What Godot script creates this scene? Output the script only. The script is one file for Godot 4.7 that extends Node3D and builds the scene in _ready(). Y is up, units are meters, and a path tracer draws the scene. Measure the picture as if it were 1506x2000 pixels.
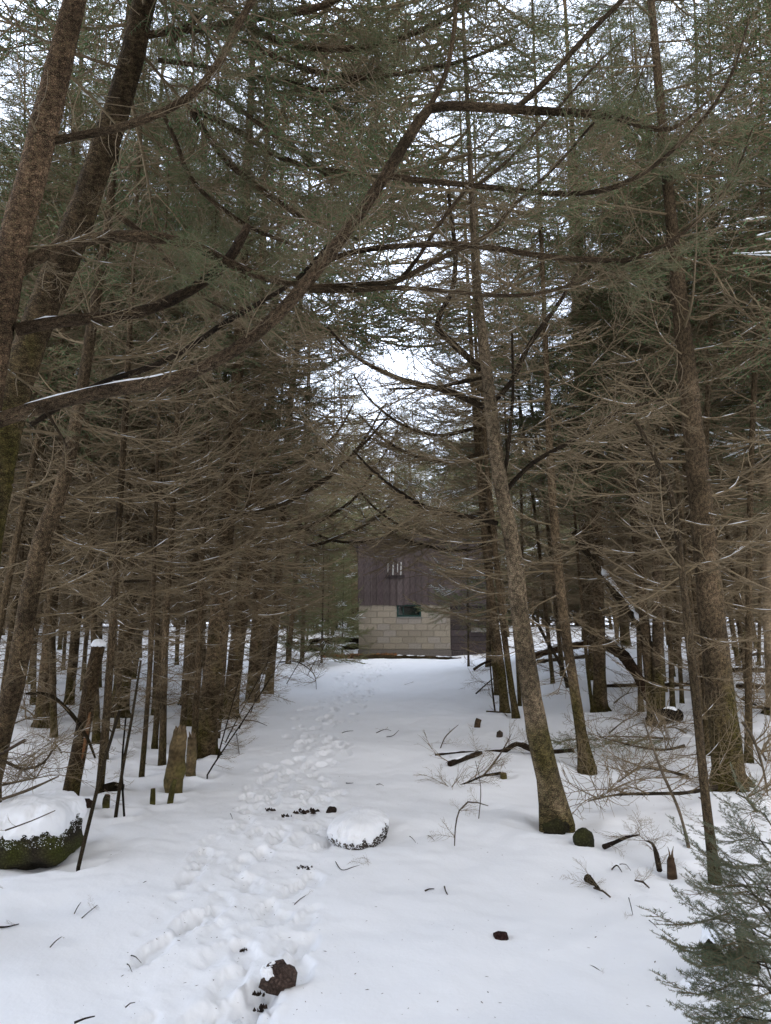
extends Node3D
# A trampled path through snowy spruce woods towards an old building. Metres; the camera looks along -z, ground height follows ground_y(x, z).

var noise := FastNoiseLite.new()
var rough := FastNoiseLite.new()
var rng := RandomNumberGenerator.new()
var M := {}
var dead: Array = []
var needle: Array = []
var snowy: Array = []
var fir: Array = []
var dead_far: Array = []
var young: Array = []
var needle_far: Array = []
var snowy_far: Array = []
var used := {}


# ---------------------------------------------------------------- shapes
class Shape:
	var v := PackedVector3Array()
	var n := PackedVector3Array()
	var c := PackedColorArray()
	var uv := PackedVector2Array()
	var idx := PackedInt32Array()

	func tube(pts: PackedVector3Array, rads: PackedFloat32Array, sides: int, col: Color, col2: Color, cap := false) -> void:
		var k := pts.size()
		var base := v.size()
		var d0 := (pts[1] - pts[0]).normalized()
		var u := d0.cross(Vector3(0.31, 0.2, 0.93)).normalized()
		for i in k:
			var d: Vector3
			if i == 0:
				d = d0
			elif i == k - 1:
				d = (pts[i] - pts[i - 1]).normalized()
			else:
				d = (pts[i + 1] - pts[i - 1]).normalized()
			u = (u - d * u.dot(d)).normalized()
			var w := d.cross(u)
			var cc := col.lerp(col2, float(i) / (k - 1))
			for j in sides:
				var a := TAU * j / sides
				var nn := u * cos(a) + w * sin(a)
				v.push_back(pts[i] + nn * rads[i])
				n.push_back(nn)
				c.push_back(cc)
				uv.push_back(Vector2(float(j) / sides, float(i)))
		for i in k - 1:
			for j in sides:
				var a := base + i * sides + j
				var b := base + i * sides + (j + 1) % sides
				idx.append_array([a, a + sides, b, b, a + sides, b + sides])
		if cap:
			fan(base + (k - 1) * sides, sides, pts[k - 1], (pts[k - 1] - pts[k - 2]).normalized(), col2)

	func fan(first: int, sides: int, at: Vector3, d: Vector3, col: Color) -> void:
		var b := v.size()
		v.push_back(at)
		n.push_back(d)
		c.push_back(col)
		uv.push_back(Vector2.ZERO)
		for j in sides:
			v.push_back(v[first + j])
			n.push_back(d)
			c.push_back(col)
			uv.push_back(Vector2.ZERO)
		for j in sides:
			idx.append_array([b, b + 1 + (j + 1) % sides, b + 1 + j])

	# a flat-shaded triangle whose front follows (b - a) x (c - a)
	func tri(a: Vector3, b: Vector3, d: Vector3, col: Color) -> void:
		var nn := (b - a).cross(d - a).normalized()
		var k := v.size()
		for p in [a, b, d]:
			v.push_back(p)
			n.push_back(nn)
			c.push_back(col)
			uv.push_back(Vector2(p.x, p.y))
		idx.append_array([k, k + 2, k + 1])

	func quad(a: Vector3, b: Vector3, d: Vector3, e: Vector3, col: Color) -> void:
		tri(a, b, d, col)
		tri(a, d, e, col)

	# a box with bevelled edges on its front faces, centre at o
	func box(o: Vector3, s: Vector3, col: Color, bev := 0.0, skew := 0.0) -> void:
		var h := s * 0.5
		var bx := minf(bev, minf(h.x, minf(h.y, h.z)) * 0.9)
		var top := 1.0
		for ax in 3:
			for sg in [-1.0, 1.0]:
				var nrm := Vector3.ZERO
				nrm[ax] = sg
				var a1 := (ax + 1) % 3
				var a2 := (ax + 2) % 3
				var q := []
				for t in [[-1, -1], [1, -1], [1, 1], [-1, 1]]:
					var p := Vector3.ZERO
					p[ax] = sg * h[ax]
					p[a1] = t[0] * (h[a1] - bx)
					p[a2] = t[1] * (h[a2] - bx)
					p.x += skew * p.y * top
					q.append(o + p)
				if sg > 0:
					quad(q[0], q[1], q[2], q[3], col)
				else:
					quad(q[0], q[3], q[2], q[1], col)
		if bx > 0.0:
			for ax in 3:
				var a1 := (ax + 1) % 3
				var a2 := (ax + 2) % 3
				for s1 in [-1.0, 1.0]:
					for s2 in [-1.0, 1.0]:
						var q := []
						for e in [-1.0, 1.0]:
							var p := Vector3.ZERO
							p[ax] = e * (h[ax] - bx)
							p[a1] = s1 * h[a1]
							p[a2] = s2 * (h[a2] - bx)
							var r := p
							r[a1] = s1 * (h[a1] - bx)
							r[a2] = s2 * h[a2]
							p.x += skew * p.y
							r.x += skew * r.y
							q.append([o + p, o + r])
						if s1 * s2 > 0:
							quad(q[0][0], q[0][1], q[1][1], q[1][0], col)
						else:
							quad(q[0][0], q[1][0], q[1][1], q[0][1], col)

	func add_to(m: ArrayMesh, mat: Material) -> ArrayMesh:
		if idx.size() == 0:
			return m
		var arr := []
		arr.resize(Mesh.ARRAY_MAX)
		arr[Mesh.ARRAY_VERTEX] = v
		arr[Mesh.ARRAY_NORMAL] = n
		arr[Mesh.ARRAY_COLOR] = c
		arr[Mesh.ARRAY_TEX_UV] = uv
		arr[Mesh.ARRAY_INDEX] = idx
		m.add_surface_from_arrays(Mesh.PRIMITIVE_TRIANGLES, arr)
		m.surface_set_material(m.get_surface_count() - 1, mat)
		return m

	func mesh(mat: Material) -> ArrayMesh:
		return add_to(ArrayMesh.new(), mat)


# ---------------------------------------------------------------- naming
func numbered(called: String) -> String:
	if not used.has(called):
		used[called] = 0
		return called
	used[called] += 1
	return "%s_%03d" % [called, used[called]]

func tag(o: Node3D, label := "", category := "", group := "", kind := "") -> Node3D:
	if label: o.set_meta("label", label)
	if category: o.set_meta("category", category)
	if group: o.set_meta("group", group)
	if kind: o.set_meta("kind", kind)
	return o

func thing(called: String, label: String, category: String, at := Vector3.ZERO, group := "") -> Node3D:
	var o := Node3D.new()
	o.name = numbered(called)
	add_child(o)
	o.position = at
	return tag(o, label, category, group)

func part(called: String, m: Mesh, parent: Node3D, at := Vector3.ZERO) -> MeshInstance3D:
	var o := MeshInstance3D.new()
	o.name = called
	o.mesh = m
	parent.add_child(o, true)
	o.position = at
	return o

func solid(called: String, m: Mesh, label: String, category: String, at := Vector3.ZERO, group := "") -> MeshInstance3D:
	var o := MeshInstance3D.new()
	o.name = numbered(called)
	o.mesh = m
	add_child(o)
	o.position = at
	tag(o, label, category, group)
	return o

func many(called: String, m: Mesh, where: Array, parent: Node3D) -> void:
	if where.is_empty():
		return
	var mm := MultiMesh.new()
	mm.transform_format = MultiMesh.TRANSFORM_3D
	mm.mesh = m
	mm.instance_count = where.size()
	for i in where.size():
		mm.set_instance_transform(i, where[i])
	var o := MultiMeshInstance3D.new()
	o.name = called
	o.multimesh = mm
	parent.add_child(o, true)
	o.set_meta("kind", "stuff")


# ---------------------------------------------------------------- ground
func ss(a: float, b: float, x: float) -> float:
	return smoothstep(a, b, x)

func ground_y(x: float, z: float) -> float:
	var d := -z
	var h := 0.44 * ss(4, 22, d) + 0.5 * ss(26, 45, d)
	h += 0.7 * exp(-(pow(x + 8.2, 2) / 9.0 + pow(d - 29.0, 2) / 16.0))
	h += 0.12 * ss(2.0, 5.0, absf(x + 0.3)) * ss(4, 10, d)
	h += 0.12 * ss(3, 8, x) * ss(6, 14, d)
	h += 0.5 * exp(-(pow(x - 5.2, 2) / 8.0 + pow(d - 17.0, 2) / 14.0))
	return h

func bumps(x: float, z: float) -> float:
	return 0.05 * noise.get_noise_2d(x * 38.0, z * 38.0) + 0.018 * noise.get_noise_2d(x * 140.0 + 900.0, z * 140.0)

func on_ground(x: float, z: float) -> Vector3:
	return Vector3(x, ground_y(x, z) + bumps(x, z), z)

func path_x(d: float) -> float:
	if d < 4.6: return lerpf(-0.74, -0.82, (d - 3.2) / 1.4)
	if d < 11.4: return lerpf(-0.82, -0.87, (d - 4.6) / 6.8)
	return lerpf(-0.87, -0.3, clampf((d - 11.4) / 9.0, 0, 1))

func spaced(from: float, stops: Array) -> PackedFloat32Array:
	var out := PackedFloat32Array([from])
	var at := from
	for s in stops:
		while at < s[0] - s[1] * 0.4:
			at += s[1]
			out.push_back(at)
	return out

func build_ground() -> void:
	var xs := spaced(-260.0, [[-60.0, 20.0], [-20.0, 4.0], [-8.0, 0.6], [-3.2, 0.12], [-1.9, 0.045], [0.75, 0.024], [3.6, 0.045], [8.0, 0.15], [20.0, 0.7], [60.0, 4.0], [260.0, 20.0]])
	var ds := spaced(-260.0, [[-40.0, 20.0], [-4.0, 3.0], [2.6, 0.5], [8.0, 0.024], [12.0, 0.036], [18.0, 0.07], [27.0, 0.15], [50.0, 0.8], [110.0, 6.0], [290.0, 20.0]])
	var w := xs.size()
	var h := ds.size()
	var y := PackedFloat32Array()
	y.resize(w * h)
	for j in h:
		var d := ds[j]
		var px := path_x(d)
		for i in w:
			var x := xs[i]
			var near := absf(x) < 30.0 and d > -10.0 and d < 60.0
			var g := ground_y(x, -d) + bumps(x, -d)
			if near and d > 2.0 and d < 24.0:
				var off := (x - px) / (0.42 + 0.016 * d)
				var tread := exp(-off * off * off * off) * (0.75 + 0.35 * noise.get_noise_2d(d * 60.0, x * 30.0))
				if tread > 0.02:
					g += tread * (-0.012 + 0.007 * rough.get_noise_2d(x * 9.0, d * 9.0) + 0.008 * noise.get_noise_2d(x * 900.0, d * 900.0))
				g += 0.0035 * noise.get_noise_2d(x * 420.0, d * 420.0)
			y[j * w + i] = g
	# the snow sinks round trunks, stones and stumps
	for c in get_children():
		var what: String = c.get_meta("category", "")
		if what in ["tree", "snag", "stump", "boulder", "rock"] and c.position.z > -14.0 and c.position.z < -2.5:
			var deep: float = {"tree": 0.05, "snag": 0.045, "boulder": 0.06, "rock": 0.035}.get(what, 0.025)
			var rad: float = {"tree": 0.24, "snag": 0.2, "boulder": 0.46, "rock": 0.33}.get(what, 0.1)
			if what == "tree" and c.has_meta("line"):
				rad = c.get_meta("line")[1][2] * 1.5 + 0.09
			for j in range(ds.bsearch(-c.position.z - rad * 2.5), ds.bsearch(-c.position.z + rad * 2.5)):
				for i in range(xs.bsearch(c.position.x - rad * 2.5), xs.bsearch(c.position.x + rad * 2.5)):
					var e := Vector2(xs[i] - c.position.x, ds[j] + c.position.z).length() / rad + 0.4 * noise.get_noise_2d(xs[i] * 300.0, ds[j] * 300.0)
					y[j * w + i] += -deep * exp(-e * e) + deep * 0.35 * exp(-pow((e - 1.6) / 0.5, 2))
	# boot prints, walked both ways
	var r := RandomNumberGenerator.new()
	r.seed = 5
	var d0 := 2.6
	while d0 < 21.0:
		for lane in 4:
			if r.randf() < 0.2:
				continue
			var cx := path_x(d0) + r.randf_range(-0.40, 0.36) * (1.0 + 0.02 * d0)
			var cd := d0 + r.randf_range(-0.2, 0.2)
			var ang := r.randf_range(-0.35, 0.35)
			var deep := r.randf_range(0.014, 0.036)
			var i0 := xs.bsearch(cx - 0.3)
			var i1 := xs.bsearch(cx + 0.3)
			var j0 := ds.bsearch(cd - 0.35)
			var j1 := ds.bsearch(cd + 0.35)
			for j in range(j0, mini(j1, h)):
				for i in range(i0, mini(i1, w)):
					var dx := xs[i] - cx
					var dz := ds[j] - cd
					var a := dx * cos(ang) - dz * sin(ang)
					var b := dx * sin(ang) + dz * cos(ang)
					var half := 0.052 + 0.009 * sin(b * 14.0 + 1.2)
					var e := sqrt(pow(a / half, 2) + pow(b / 0.145, 2)) + 0.3 * noise.get_noise_2d(xs[i] * 900.0, ds[j] * 900.0)
					var dent := -deep * (1.0 - ss(0.86, 1.06, e))
					var rim := deep * 0.25 * exp(-pow((e - 1.45) / 0.25, 2)) * (0.6 + 1.2 * noise.get_noise_2d(xs[i] * 500.0, ds[j] * 500.0 + 77.0))
					y[j * w + i] += dent + rim
		d0 += r.randf_range(0.16, 0.3)
	# small scuffs where snow was kicked up
	for k in 320:
		var cd := r.randf_range(2.8, 18.0)
		var cx := path_x(cd) + r.randf_range(-0.5, 0.42)
		var rad := r.randf_range(0.025, 0.07)
		var up := r.randf_range(-0.02, 0.009)
		for j in range(ds.bsearch(cd - 0.2), ds.bsearch(cd + 0.2)):
			for i in range(xs.bsearch(cx - 0.2), xs.bsearch(cx + 0.2)):
				var e := Vector2(xs[i] - cx, ds[j] - cd).length() / rad + 0.5 * noise.get_noise_2d(xs[i] * 800.0, ds[j] * 800.0)
				y[j * w + i] += up * (1.0 - ss(0.5, 1.2, e))
	var s := Shape.new()
	s.v.resize(w * h)
	s.n.resize(w * h)
	s.c.resize(w * h)
	s.uv.resize(w * h)
	for j in h:
		var ja := maxi(j - 1, 0)
		var jb := mini(j + 1, h - 1)
		for i in w:
			var ia := maxi(i - 1, 0)
			var ib := mini(i + 1, w - 1)
			var k := j * w + i
			s.v[k] = Vector3(xs[i], y[k], -ds[j])
			var gx := (y[j * w + ib] - y[j * w + ia]) / (xs[ib] - xs[ia])
			var gz := -(y[jb * w + i] - y[ja * w + i]) / (ds[jb] - ds[ja])
			s.n[k] = Vector3(-gx, 1.0, -gz).normalized()
			s.c[k] = Color.WHITE
			s.uv[k] = Vector2(xs[i], ds[j])
	s.idx.resize((w - 1) * (h - 1) * 6)
	var q := 0
	for j in h - 1:
		for i in w - 1:
			var a := j * w + i
			s.idx[q] = a
			s.idx[q + 1] = a + w
			s.idx[q + 2] = a + 1
			s.idx[q + 3] = a + 1
			s.idx[q + 4] = a + w
			s.idx[q + 5] = a + w + 1
			q += 6
	var o := solid("snowy_ground", s.mesh(M.snow), "snow covered woodland floor with a trampled line of boot prints", "ground")
	o.set_meta("kind", "structure")


# ---------------------------------------------------------------- materials
func noise_tex(kind: int, freq: float, octaves: int, ramp: Array, side := 512, bump := false, sd := 3) -> NoiseTexture2D:
	var f := FastNoiseLite.new()
	f.noise_type = kind
	f.frequency = freq
	f.fractal_octaves = octaves
	f.seed = sd
	if kind == FastNoiseLite.TYPE_CELLULAR:
		f.cellular_return_type = FastNoiseLite.RETURN_DISTANCE2_SUB
	var t := NoiseTexture2D.new()
	t.width = side
	t.height = side
	t.seamless = true
	t.noise = f
	if bump:
		t.as_normal_map = true
		t.bump_strength = 6.0
	elif ramp:
		var g := Gradient.new()
		g.offsets = PackedFloat32Array(ramp.map(func(e): return e[0]))
		g.colors = PackedColorArray(ramp.map(func(e): return Color(e[1], e[1] if e.size() < 3 else e[2], e[1] if e.size() < 3 else e[3])))
		t.color_ramp = g
	return t

func layer(kind: int, freq: float, octaves: int, sd: int, side: int) -> Image:
	var f := FastNoiseLite.new()
	f.noise_type = kind
	f.frequency = freq
	f.fractal_octaves = octaves
	f.seed = sd
	f.cellular_jitter = 1.0
	if kind == FastNoiseLite.TYPE_CELLULAR:
		f.cellular_return_type = FastNoiseLite.RETURN_DISTANCE2_SUB
	return f.get_seamless_image(side, side)

func bark_pictures() -> Array:
	var side := 640
	var a := Image.create(side, side, false, Image.FORMAT_RGB8)
	var b := Image.create(side, side, false, Image.FORMAT_RGB8)
	var patch := layer(FastNoiseLite.TYPE_SIMPLEX_SMOOTH, 0.012, 2, 5, side)
	var plate := layer(FastNoiseLite.TYPE_CELLULAR, 0.045, 2, 6, side)
	var grain := layer(FastNoiseLite.TYPE_SIMPLEX_SMOOTH, 0.10, 3, 7, side)
	var lichen := layer(FastNoiseLite.TYPE_SIMPLEX_SMOOTH, 0.028, 4, 8, side)
	var crack := layer(FastNoiseLite.TYPE_SIMPLEX_SMOOTH, 0.022, 3, 9, side)
	for y in side:
		for x in side:
			var p := patch.get_pixel(x, y).r - 0.5
			var e := plate.get_pixel(x, y).r
			var g := grain.get_pixel(x, y).r - 0.5
			var l := lichen.get_pixel(x, y).r
			var c := 1.0 - smoothstep(0.0, 0.05, absf(crack.get_pixel(x, y).r - 0.5))
			var h := clampf(0.2 + 0.6 * smoothstep(0.05, 0.5, e) + 0.5 * g - 0.35 * c, 0, 1)
			var k := clampf(0.53 + 0.30 * smoothstep(0.05, 0.5, e) + 0.45 * p + 0.6 * g - 0.22 * c, 0.10, 1.0)
			var col := Color(k, k * 0.96, k * 0.90)
			var fl := smoothstep(0.60, 0.70, l + 0.35 * g)
			col = col.lerp(Color(0.92, 0.97, 0.86) * clampf(0.85 + 0.6 * g, 0, 1), fl * 0.45)
			a.set_pixel(x, y, col)
			b.set_pixel(x, y, Color(h, h, h))
	return [ImageTexture.create_from_image(a), ImageTexture.create_from_image(b)]

func flat(rough_: float, back := Color.BLACK) -> StandardMaterial3D:
	var m := StandardMaterial3D.new()
	m.vertex_color_use_as_albedo = true
	m.roughness = rough_
	m.metallic_specular = 0.25
	if back != Color.BLACK:
		m.backlight_enabled = true
		m.backlight = back
	return m

func make_materials() -> void:
	noise.noise_type = FastNoiseLite.TYPE_SIMPLEX_SMOOTH
	noise.frequency = 0.01
	noise.fractal_octaves = 3
	noise.seed = 11
	rough.noise_type = FastNoiseLite.TYPE_CELLULAR
	rough.frequency = 1.0
	rough.fractal_octaves = 2
	rough.seed = 4
	var m := flat(0.85)
	m.albedo_color = Color(0.86, 0.88, 0.91).linear_to_srgb()
	m.heightmap_enabled = true
	m.heightmap_texture = noise_tex(FastNoiseLite.TYPE_SIMPLEX_SMOOTH, 0.04, 4, [], 512)
	m.heightmap_scale = 0.12
	m.uv1_scale = Vector3(1.3, 1.3, 1)
	M.snow = m
	M.snowlump = flat(0.85)
	M.snowflake = StandardMaterial3D.new()
	M.snowflake.albedo_color = Color(0.84, 0.87, 0.91).linear_to_srgb()
	M.snowflake.roughness = 0.9
	# spruce bark: thin scales in short level rows, dark resin cracks, pale lichen flecks
	m = flat(0.95)
	var pics := bark_pictures()
	m.albedo_texture = pics[0]
	m.heightmap_enabled = true
	m.heightmap_texture = pics[1]
	m.heightmap_scale = 1.3
	M.bark = m
	m = flat(0.9)
	m.albedo_texture = noise_tex(FastNoiseLite.TYPE_SIMPLEX_SMOOTH, 0.03, 4, [[0.0, 0.55], [0.5, 0.8], [1.0, 1.0]], 256, false, 21)
	m.uv1_triplanar = true
	m.uv1_scale = Vector3(3, 3, 3)
	m.heightmap_enabled = true
	m.heightmap_texture = m.albedo_texture
	m.heightmap_scale = 0.8
	M.wood = m
	m = m.duplicate()
	m.heightmap_scale = 0.4
	m.uv1_scale = Vector3(6, 0.7, 6)
	M.board = m
	m = m.duplicate()
	m.uv1_scale = Vector3(5, 5, 5)
	m.heightmap_scale = 0.5
	M.block = m
	m = flat(0.95)
	m.albedo_texture = noise_tex(FastNoiseLite.TYPE_CELLULAR, 0.05, 3, [[0.0, 0.4], [0.4, 0.7], [1.0, 1.0]], 256, false, 31)
	m.uv1_triplanar = true
	m.uv1_scale = Vector3(4, 4, 4)
	m.heightmap_enabled = true
	m.heightmap_texture = m.albedo_texture
	m.heightmap_scale = 1.5
	M.rock = m
	M.twig = flat(0.9)
	M.needles = flat(0.55, Color(0.35, 0.42, 0.2))
	M.fir = flat(0.5, Color(0.3, 0.36, 0.2))
	m = StandardMaterial3D.new()
	m.transparency = BaseMaterial3D.TRANSPARENCY_ALPHA
	m.albedo_color = Color(0.08, 0.14, 0.12, 0.35)
	m.roughness = 0.05
	m.metallic_specular = 0.6
	M.glass = m


# ---------------------------------------------------------------- branches
func jit(col: Color, by: float) -> Color:
	var k := 1.0 + rng.randf_range(-by, by)
	return Color(col.r * k, col.g * k, col.b * k * (1.0 + rng.randf_range(-by, by) * 0.3))

func curve_from(p: Vector3, dir: Vector3, bend: Vector3, length: float, steps: int, wob: float) -> PackedVector3Array:
	var out := PackedVector3Array([p])
	var d := dir.normalized()
	for i in steps:
		d = (d + bend / steps + Vector3(rng.randf_range(-wob, wob), rng.randf_range(-wob, wob), rng.randf_range(-wob, wob))).normalized()
		p += d * length / steps
		out.push_back(p)
	return out

func taper(a: float, b: float, k: int) -> PackedFloat32Array:
	var out := PackedFloat32Array()
	for i in k:
		out.push_back(lerpf(a, b, float(i) / (k - 1)))
	return out

func needles_on(s: Shape, pts: PackedVector3Array, gap: float, length: float, wide: float, col: Color, flatness: float) -> void:
	for i in pts.size() - 1:
		var a := pts[i]
		var d := pts[i + 1] - a
		var l := d.length()
		if l < 1e-5:
			continue
		d /= l
		var side := d.cross(Vector3.UP)
		if side.length() < 0.05:
			side = Vector3.RIGHT
		side = side.normalized()
		var up := side.cross(d)
		var k := int(l / gap)
		for j in k:
			var ang := rng.randf() * TAU
			if flatness > 0.0 and rng.randf() < flatness:
				ang = (0.0 if j % 2 == 0 else PI) + rng.randf_range(-0.35, 0.55) * (1.0 if j % 2 == 0 else -1.0)
			var out := side * cos(ang) + up * sin(ang)
			var q := a + d * l * (j + rng.randf()) / k
			var tip := q + (out * 0.85 + d * rng.randf_range(0.35, 0.75)) * length * rng.randf_range(0.75, 1.15)
			var across := (tip - q).cross(up if absf(out.dot(up)) < 0.6 else side).normalized() * wide
			s.tri(q - across, q + across, tip, jit(col, 0.3))

# a bough of unit length along +x; kind 0 bare, 1 needles, 2 needles with snow, 3 flat fir spray
func bough(kind: int, sd: int, far := false, young := false) -> ArrayMesh:
	rng.seed = sd
	var bark := Shape.new()
	var green := Shape.new()
	var white := Shape.new()
	var brown := Color(0.165, 0.124, 0.074)
	var pale := Color(0.235, 0.184, 0.118)
	var leaf := Color(0.096, 0.145, 0.066)
	if kind == 3:
		leaf = Color(0.105, 0.135, 0.085)
	if young:
		leaf = Color(0.12, 0.175, 0.07)
	var steps := 9
	var bend := Vector3(0, rng.randf_range(-0.5, 0.3), rng.randf_range(-0.5, 0.5))
	var main := curve_from(Vector3.ZERO, Vector3(1, rng.randf_range(-0.1, 0.25), 0), bend, 1.0, steps, 0.09)
	for i in main.size():  # tips turn up
		var t := float(i) / steps
		main[i].y += 0.22 * t * t * t - 0.05 * sin(t * PI)
	var r0 := 0.0095 if kind == 0 else 0.008
	bark.tube(main, taper(r0, 0.0018, main.size()), 4, jit(brown, 0.1), jit(pale, 0.15))
	var count := 20 if kind == 0 else (28 if kind < 3 else 17)
	for k in count:
		var t := 0.1 + 0.9 * (k + rng.randf() * 0.7) / count
		if kind == 0 and rng.randf() < 0.12:
			continue
		var at := t * steps
		var i := mini(int(at), steps - 1)
		var p := main[i].lerp(main[i + 1], at - i)
		var d := (main[i + 1] - main[i]).normalized()
		var sidev := d.cross(Vector3.UP).normalized() * (1.0 if k % 2 == 0 else -1.0)
		var len := (0.14 + 0.34 * sin(minf(t * 1.15, 1.0) * PI) * (1.0 - 0.35 * t)) * rng.randf_range(0.55, 1.2)
		if kind == 3:
			len = (0.10 + 0.30 * (1.0 - t)) * rng.randf_range(0.8, 1.15)
		var lift := rng.randf_range(-0.55, 0.4) if kind < 3 else rng.randf_range(-0.12, 0.12)
		var go := d * rng.randf_range(0.4, 1.0) + sidev + Vector3.UP * lift
		var bnd := d * 0.7 + Vector3(rng.randf_range(-0.5, 0.5), rng.randf_range(-0.35, 0.5), rng.randf_range(-0.4, 0.4)) * (1.0 if kind < 3 else 0.25)
		var tw := curve_from(p, go, bnd, len, 4 if not far else 2, 0.16 if kind < 3 else 0.06)
		bark.tube(tw, taper(0.0042, 0.0018, tw.size()), 3, jit(brown, 0.2), jit(pale, 0.25))
		if kind > 0:
			needles_on(green, tw if t > 0.3 or kind == 3 or far else tw.slice(2), (0.024 if far else 0.0085) if kind < 3 else 0.008, 0.024 if kind < 3 else 0.042, (0.0052 if far else 0.0027) if kind < 3 else 0.0042, leaf, 0.0 if kind < 3 else 0.85)
		var subs := rng.randi_range(0, 3) if kind == 0 else (4 if kind < 3 else 3)
		for q in subs:
			var w := rng.randf_range(0.2, 0.95)
			var seg := tw.size() - 1
			var e := mini(int(w * seg), seg - 1)
			var sp := tw[e].lerp(tw[e + 1], w * seg - e)
			var sdv := (tw[e + 1] - tw[e]).normalized()
			var so := sdv.cross(Vector3.UP).normalized() * (1.0 if q % 2 == 0 else -1.0)
			var sl := len * rng.randf_range(0.2, 0.5) * (1.1 - 0.5 * w)
			var st := curve_from(sp, sdv * 0.8 + so + Vector3.UP * (rng.randf_range(-0.6, 0.5) if kind < 3 else 0.0), sdv * 0.4, sl, 2 if not far else 1, 0.2)
			bark.tube(st, taper(0.0026, 0.0014, st.size()), 3, jit(brown, 0.2), jit(pale, 0.3))
			if kind > 0:
				needles_on(green, st, (0.024 if far else 0.0085) if kind < 3 else 0.008, 0.023 if kind < 3 else 0.04, (0.0052 if far else 0.0027) if kind < 3 else 0.0042, leaf, 0.0 if kind < 3 else 0.85)
		if kind == 2 and rng.randf() < 0.6:
			var wp := PackedVector3Array()
			for e in 5:
				wp.push_back(tw[mini(e, tw.size() - 1)].lerp(tw[0], 0.0 if not far else 0.2 * (4 - e)) + Vector3(rng.randf_range(-0.006, 0.006), 0.007, rng.randf_range(-0.006, 0.006)))
			var q0 := rng.randf_range(0.4, 1.1) * (0.6 if far else 1.0)
			white.tube(wp, PackedFloat32Array([0.001, 0.007 * q0, 0.010 * rng.randf() * (0.6 if far else 1.0), 0.012 * q0, 0.001]), 4, Color(0.82, 0.86, 0.9), Color(0.82, 0.86, 0.9))
	if kind == 3:
		needles_on(green, main, 0.008, 0.042, 0.0042, leaf, 0.85)
	elif kind > 0:
		needles_on(green, main.slice(4), 0.007, 0.022, 0.0021, leaf, 0.0)
	if kind == 0:  # short broken lines of snow lie on the upper sides
		for run in (3 if sd % 2 == 0 else 1):
			var a := rng.randi_range(0, 6)
			var wp := PackedVector3Array()
			for e in 4:
				wp.push_back(main[a + int(e / 2.0)].lerp(main[a + int(e / 2.0) + 1], 0.5 * (e % 2) + rng.randf_range(0.0, 0.3)) + Vector3(0, 0.0055, 0))
			white.tube(wp, PackedFloat32Array([0.0006, 0.0034 * rng.randf_range(0.3, 1.1), 0.003 * rng.randf_range(0.3, 1.1), 0.0006]), 4, Color(0.82, 0.86, 0.9), Color(0.82, 0.86, 0.9))
	var m := bark.mesh(M.twig)
	green.add_to(m, M.fir if kind == 3 else M.needles)
	white.add_to(m, M.snowlump)
	return m

func facing(at: Vector3, az: float, pitch: float, roll: float, size: float) -> Transform3D:
	var b := Basis(Vector3.UP, az) * Basis(Vector3(0, 0, 1), pitch) * Basis(Vector3(1, 0, 0), roll)
	return Transform3D(b.scaled_local(Vector3(size, size, size)), at)

func along(pts: PackedVector3Array, h: float) -> Vector3:  # the point of a trunk at height h
	for i in pts.size() - 1:
		if pts[i + 1].y >= h:
			var k := (h - pts[i].y) / maxf(pts[i + 1].y - pts[i].y, 1e-4)
			return pts[i].lerp(pts[i + 1], clampf(k, 0, 1))
	return pts[-1]

# many boughs of one tree as a single mesh with one surface per material
func joined(lists: Dictionary) -> ArrayMesh:
	var tools := {}
	for proto in lists:
		for k in proto.get_surface_count():
			var mat: Material = proto.surface_get_material(k)
			if not tools.has(mat):
				tools[mat] = SurfaceTool.new()
			for t in lists[proto]:
				tools[mat].append_from(proto, k, t)
	var m := ArrayMesh.new()
	for mat in tools:
		tools[mat].commit(m)
		m.surface_set_material(m.get_surface_count() - 1, mat)
	return m

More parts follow.
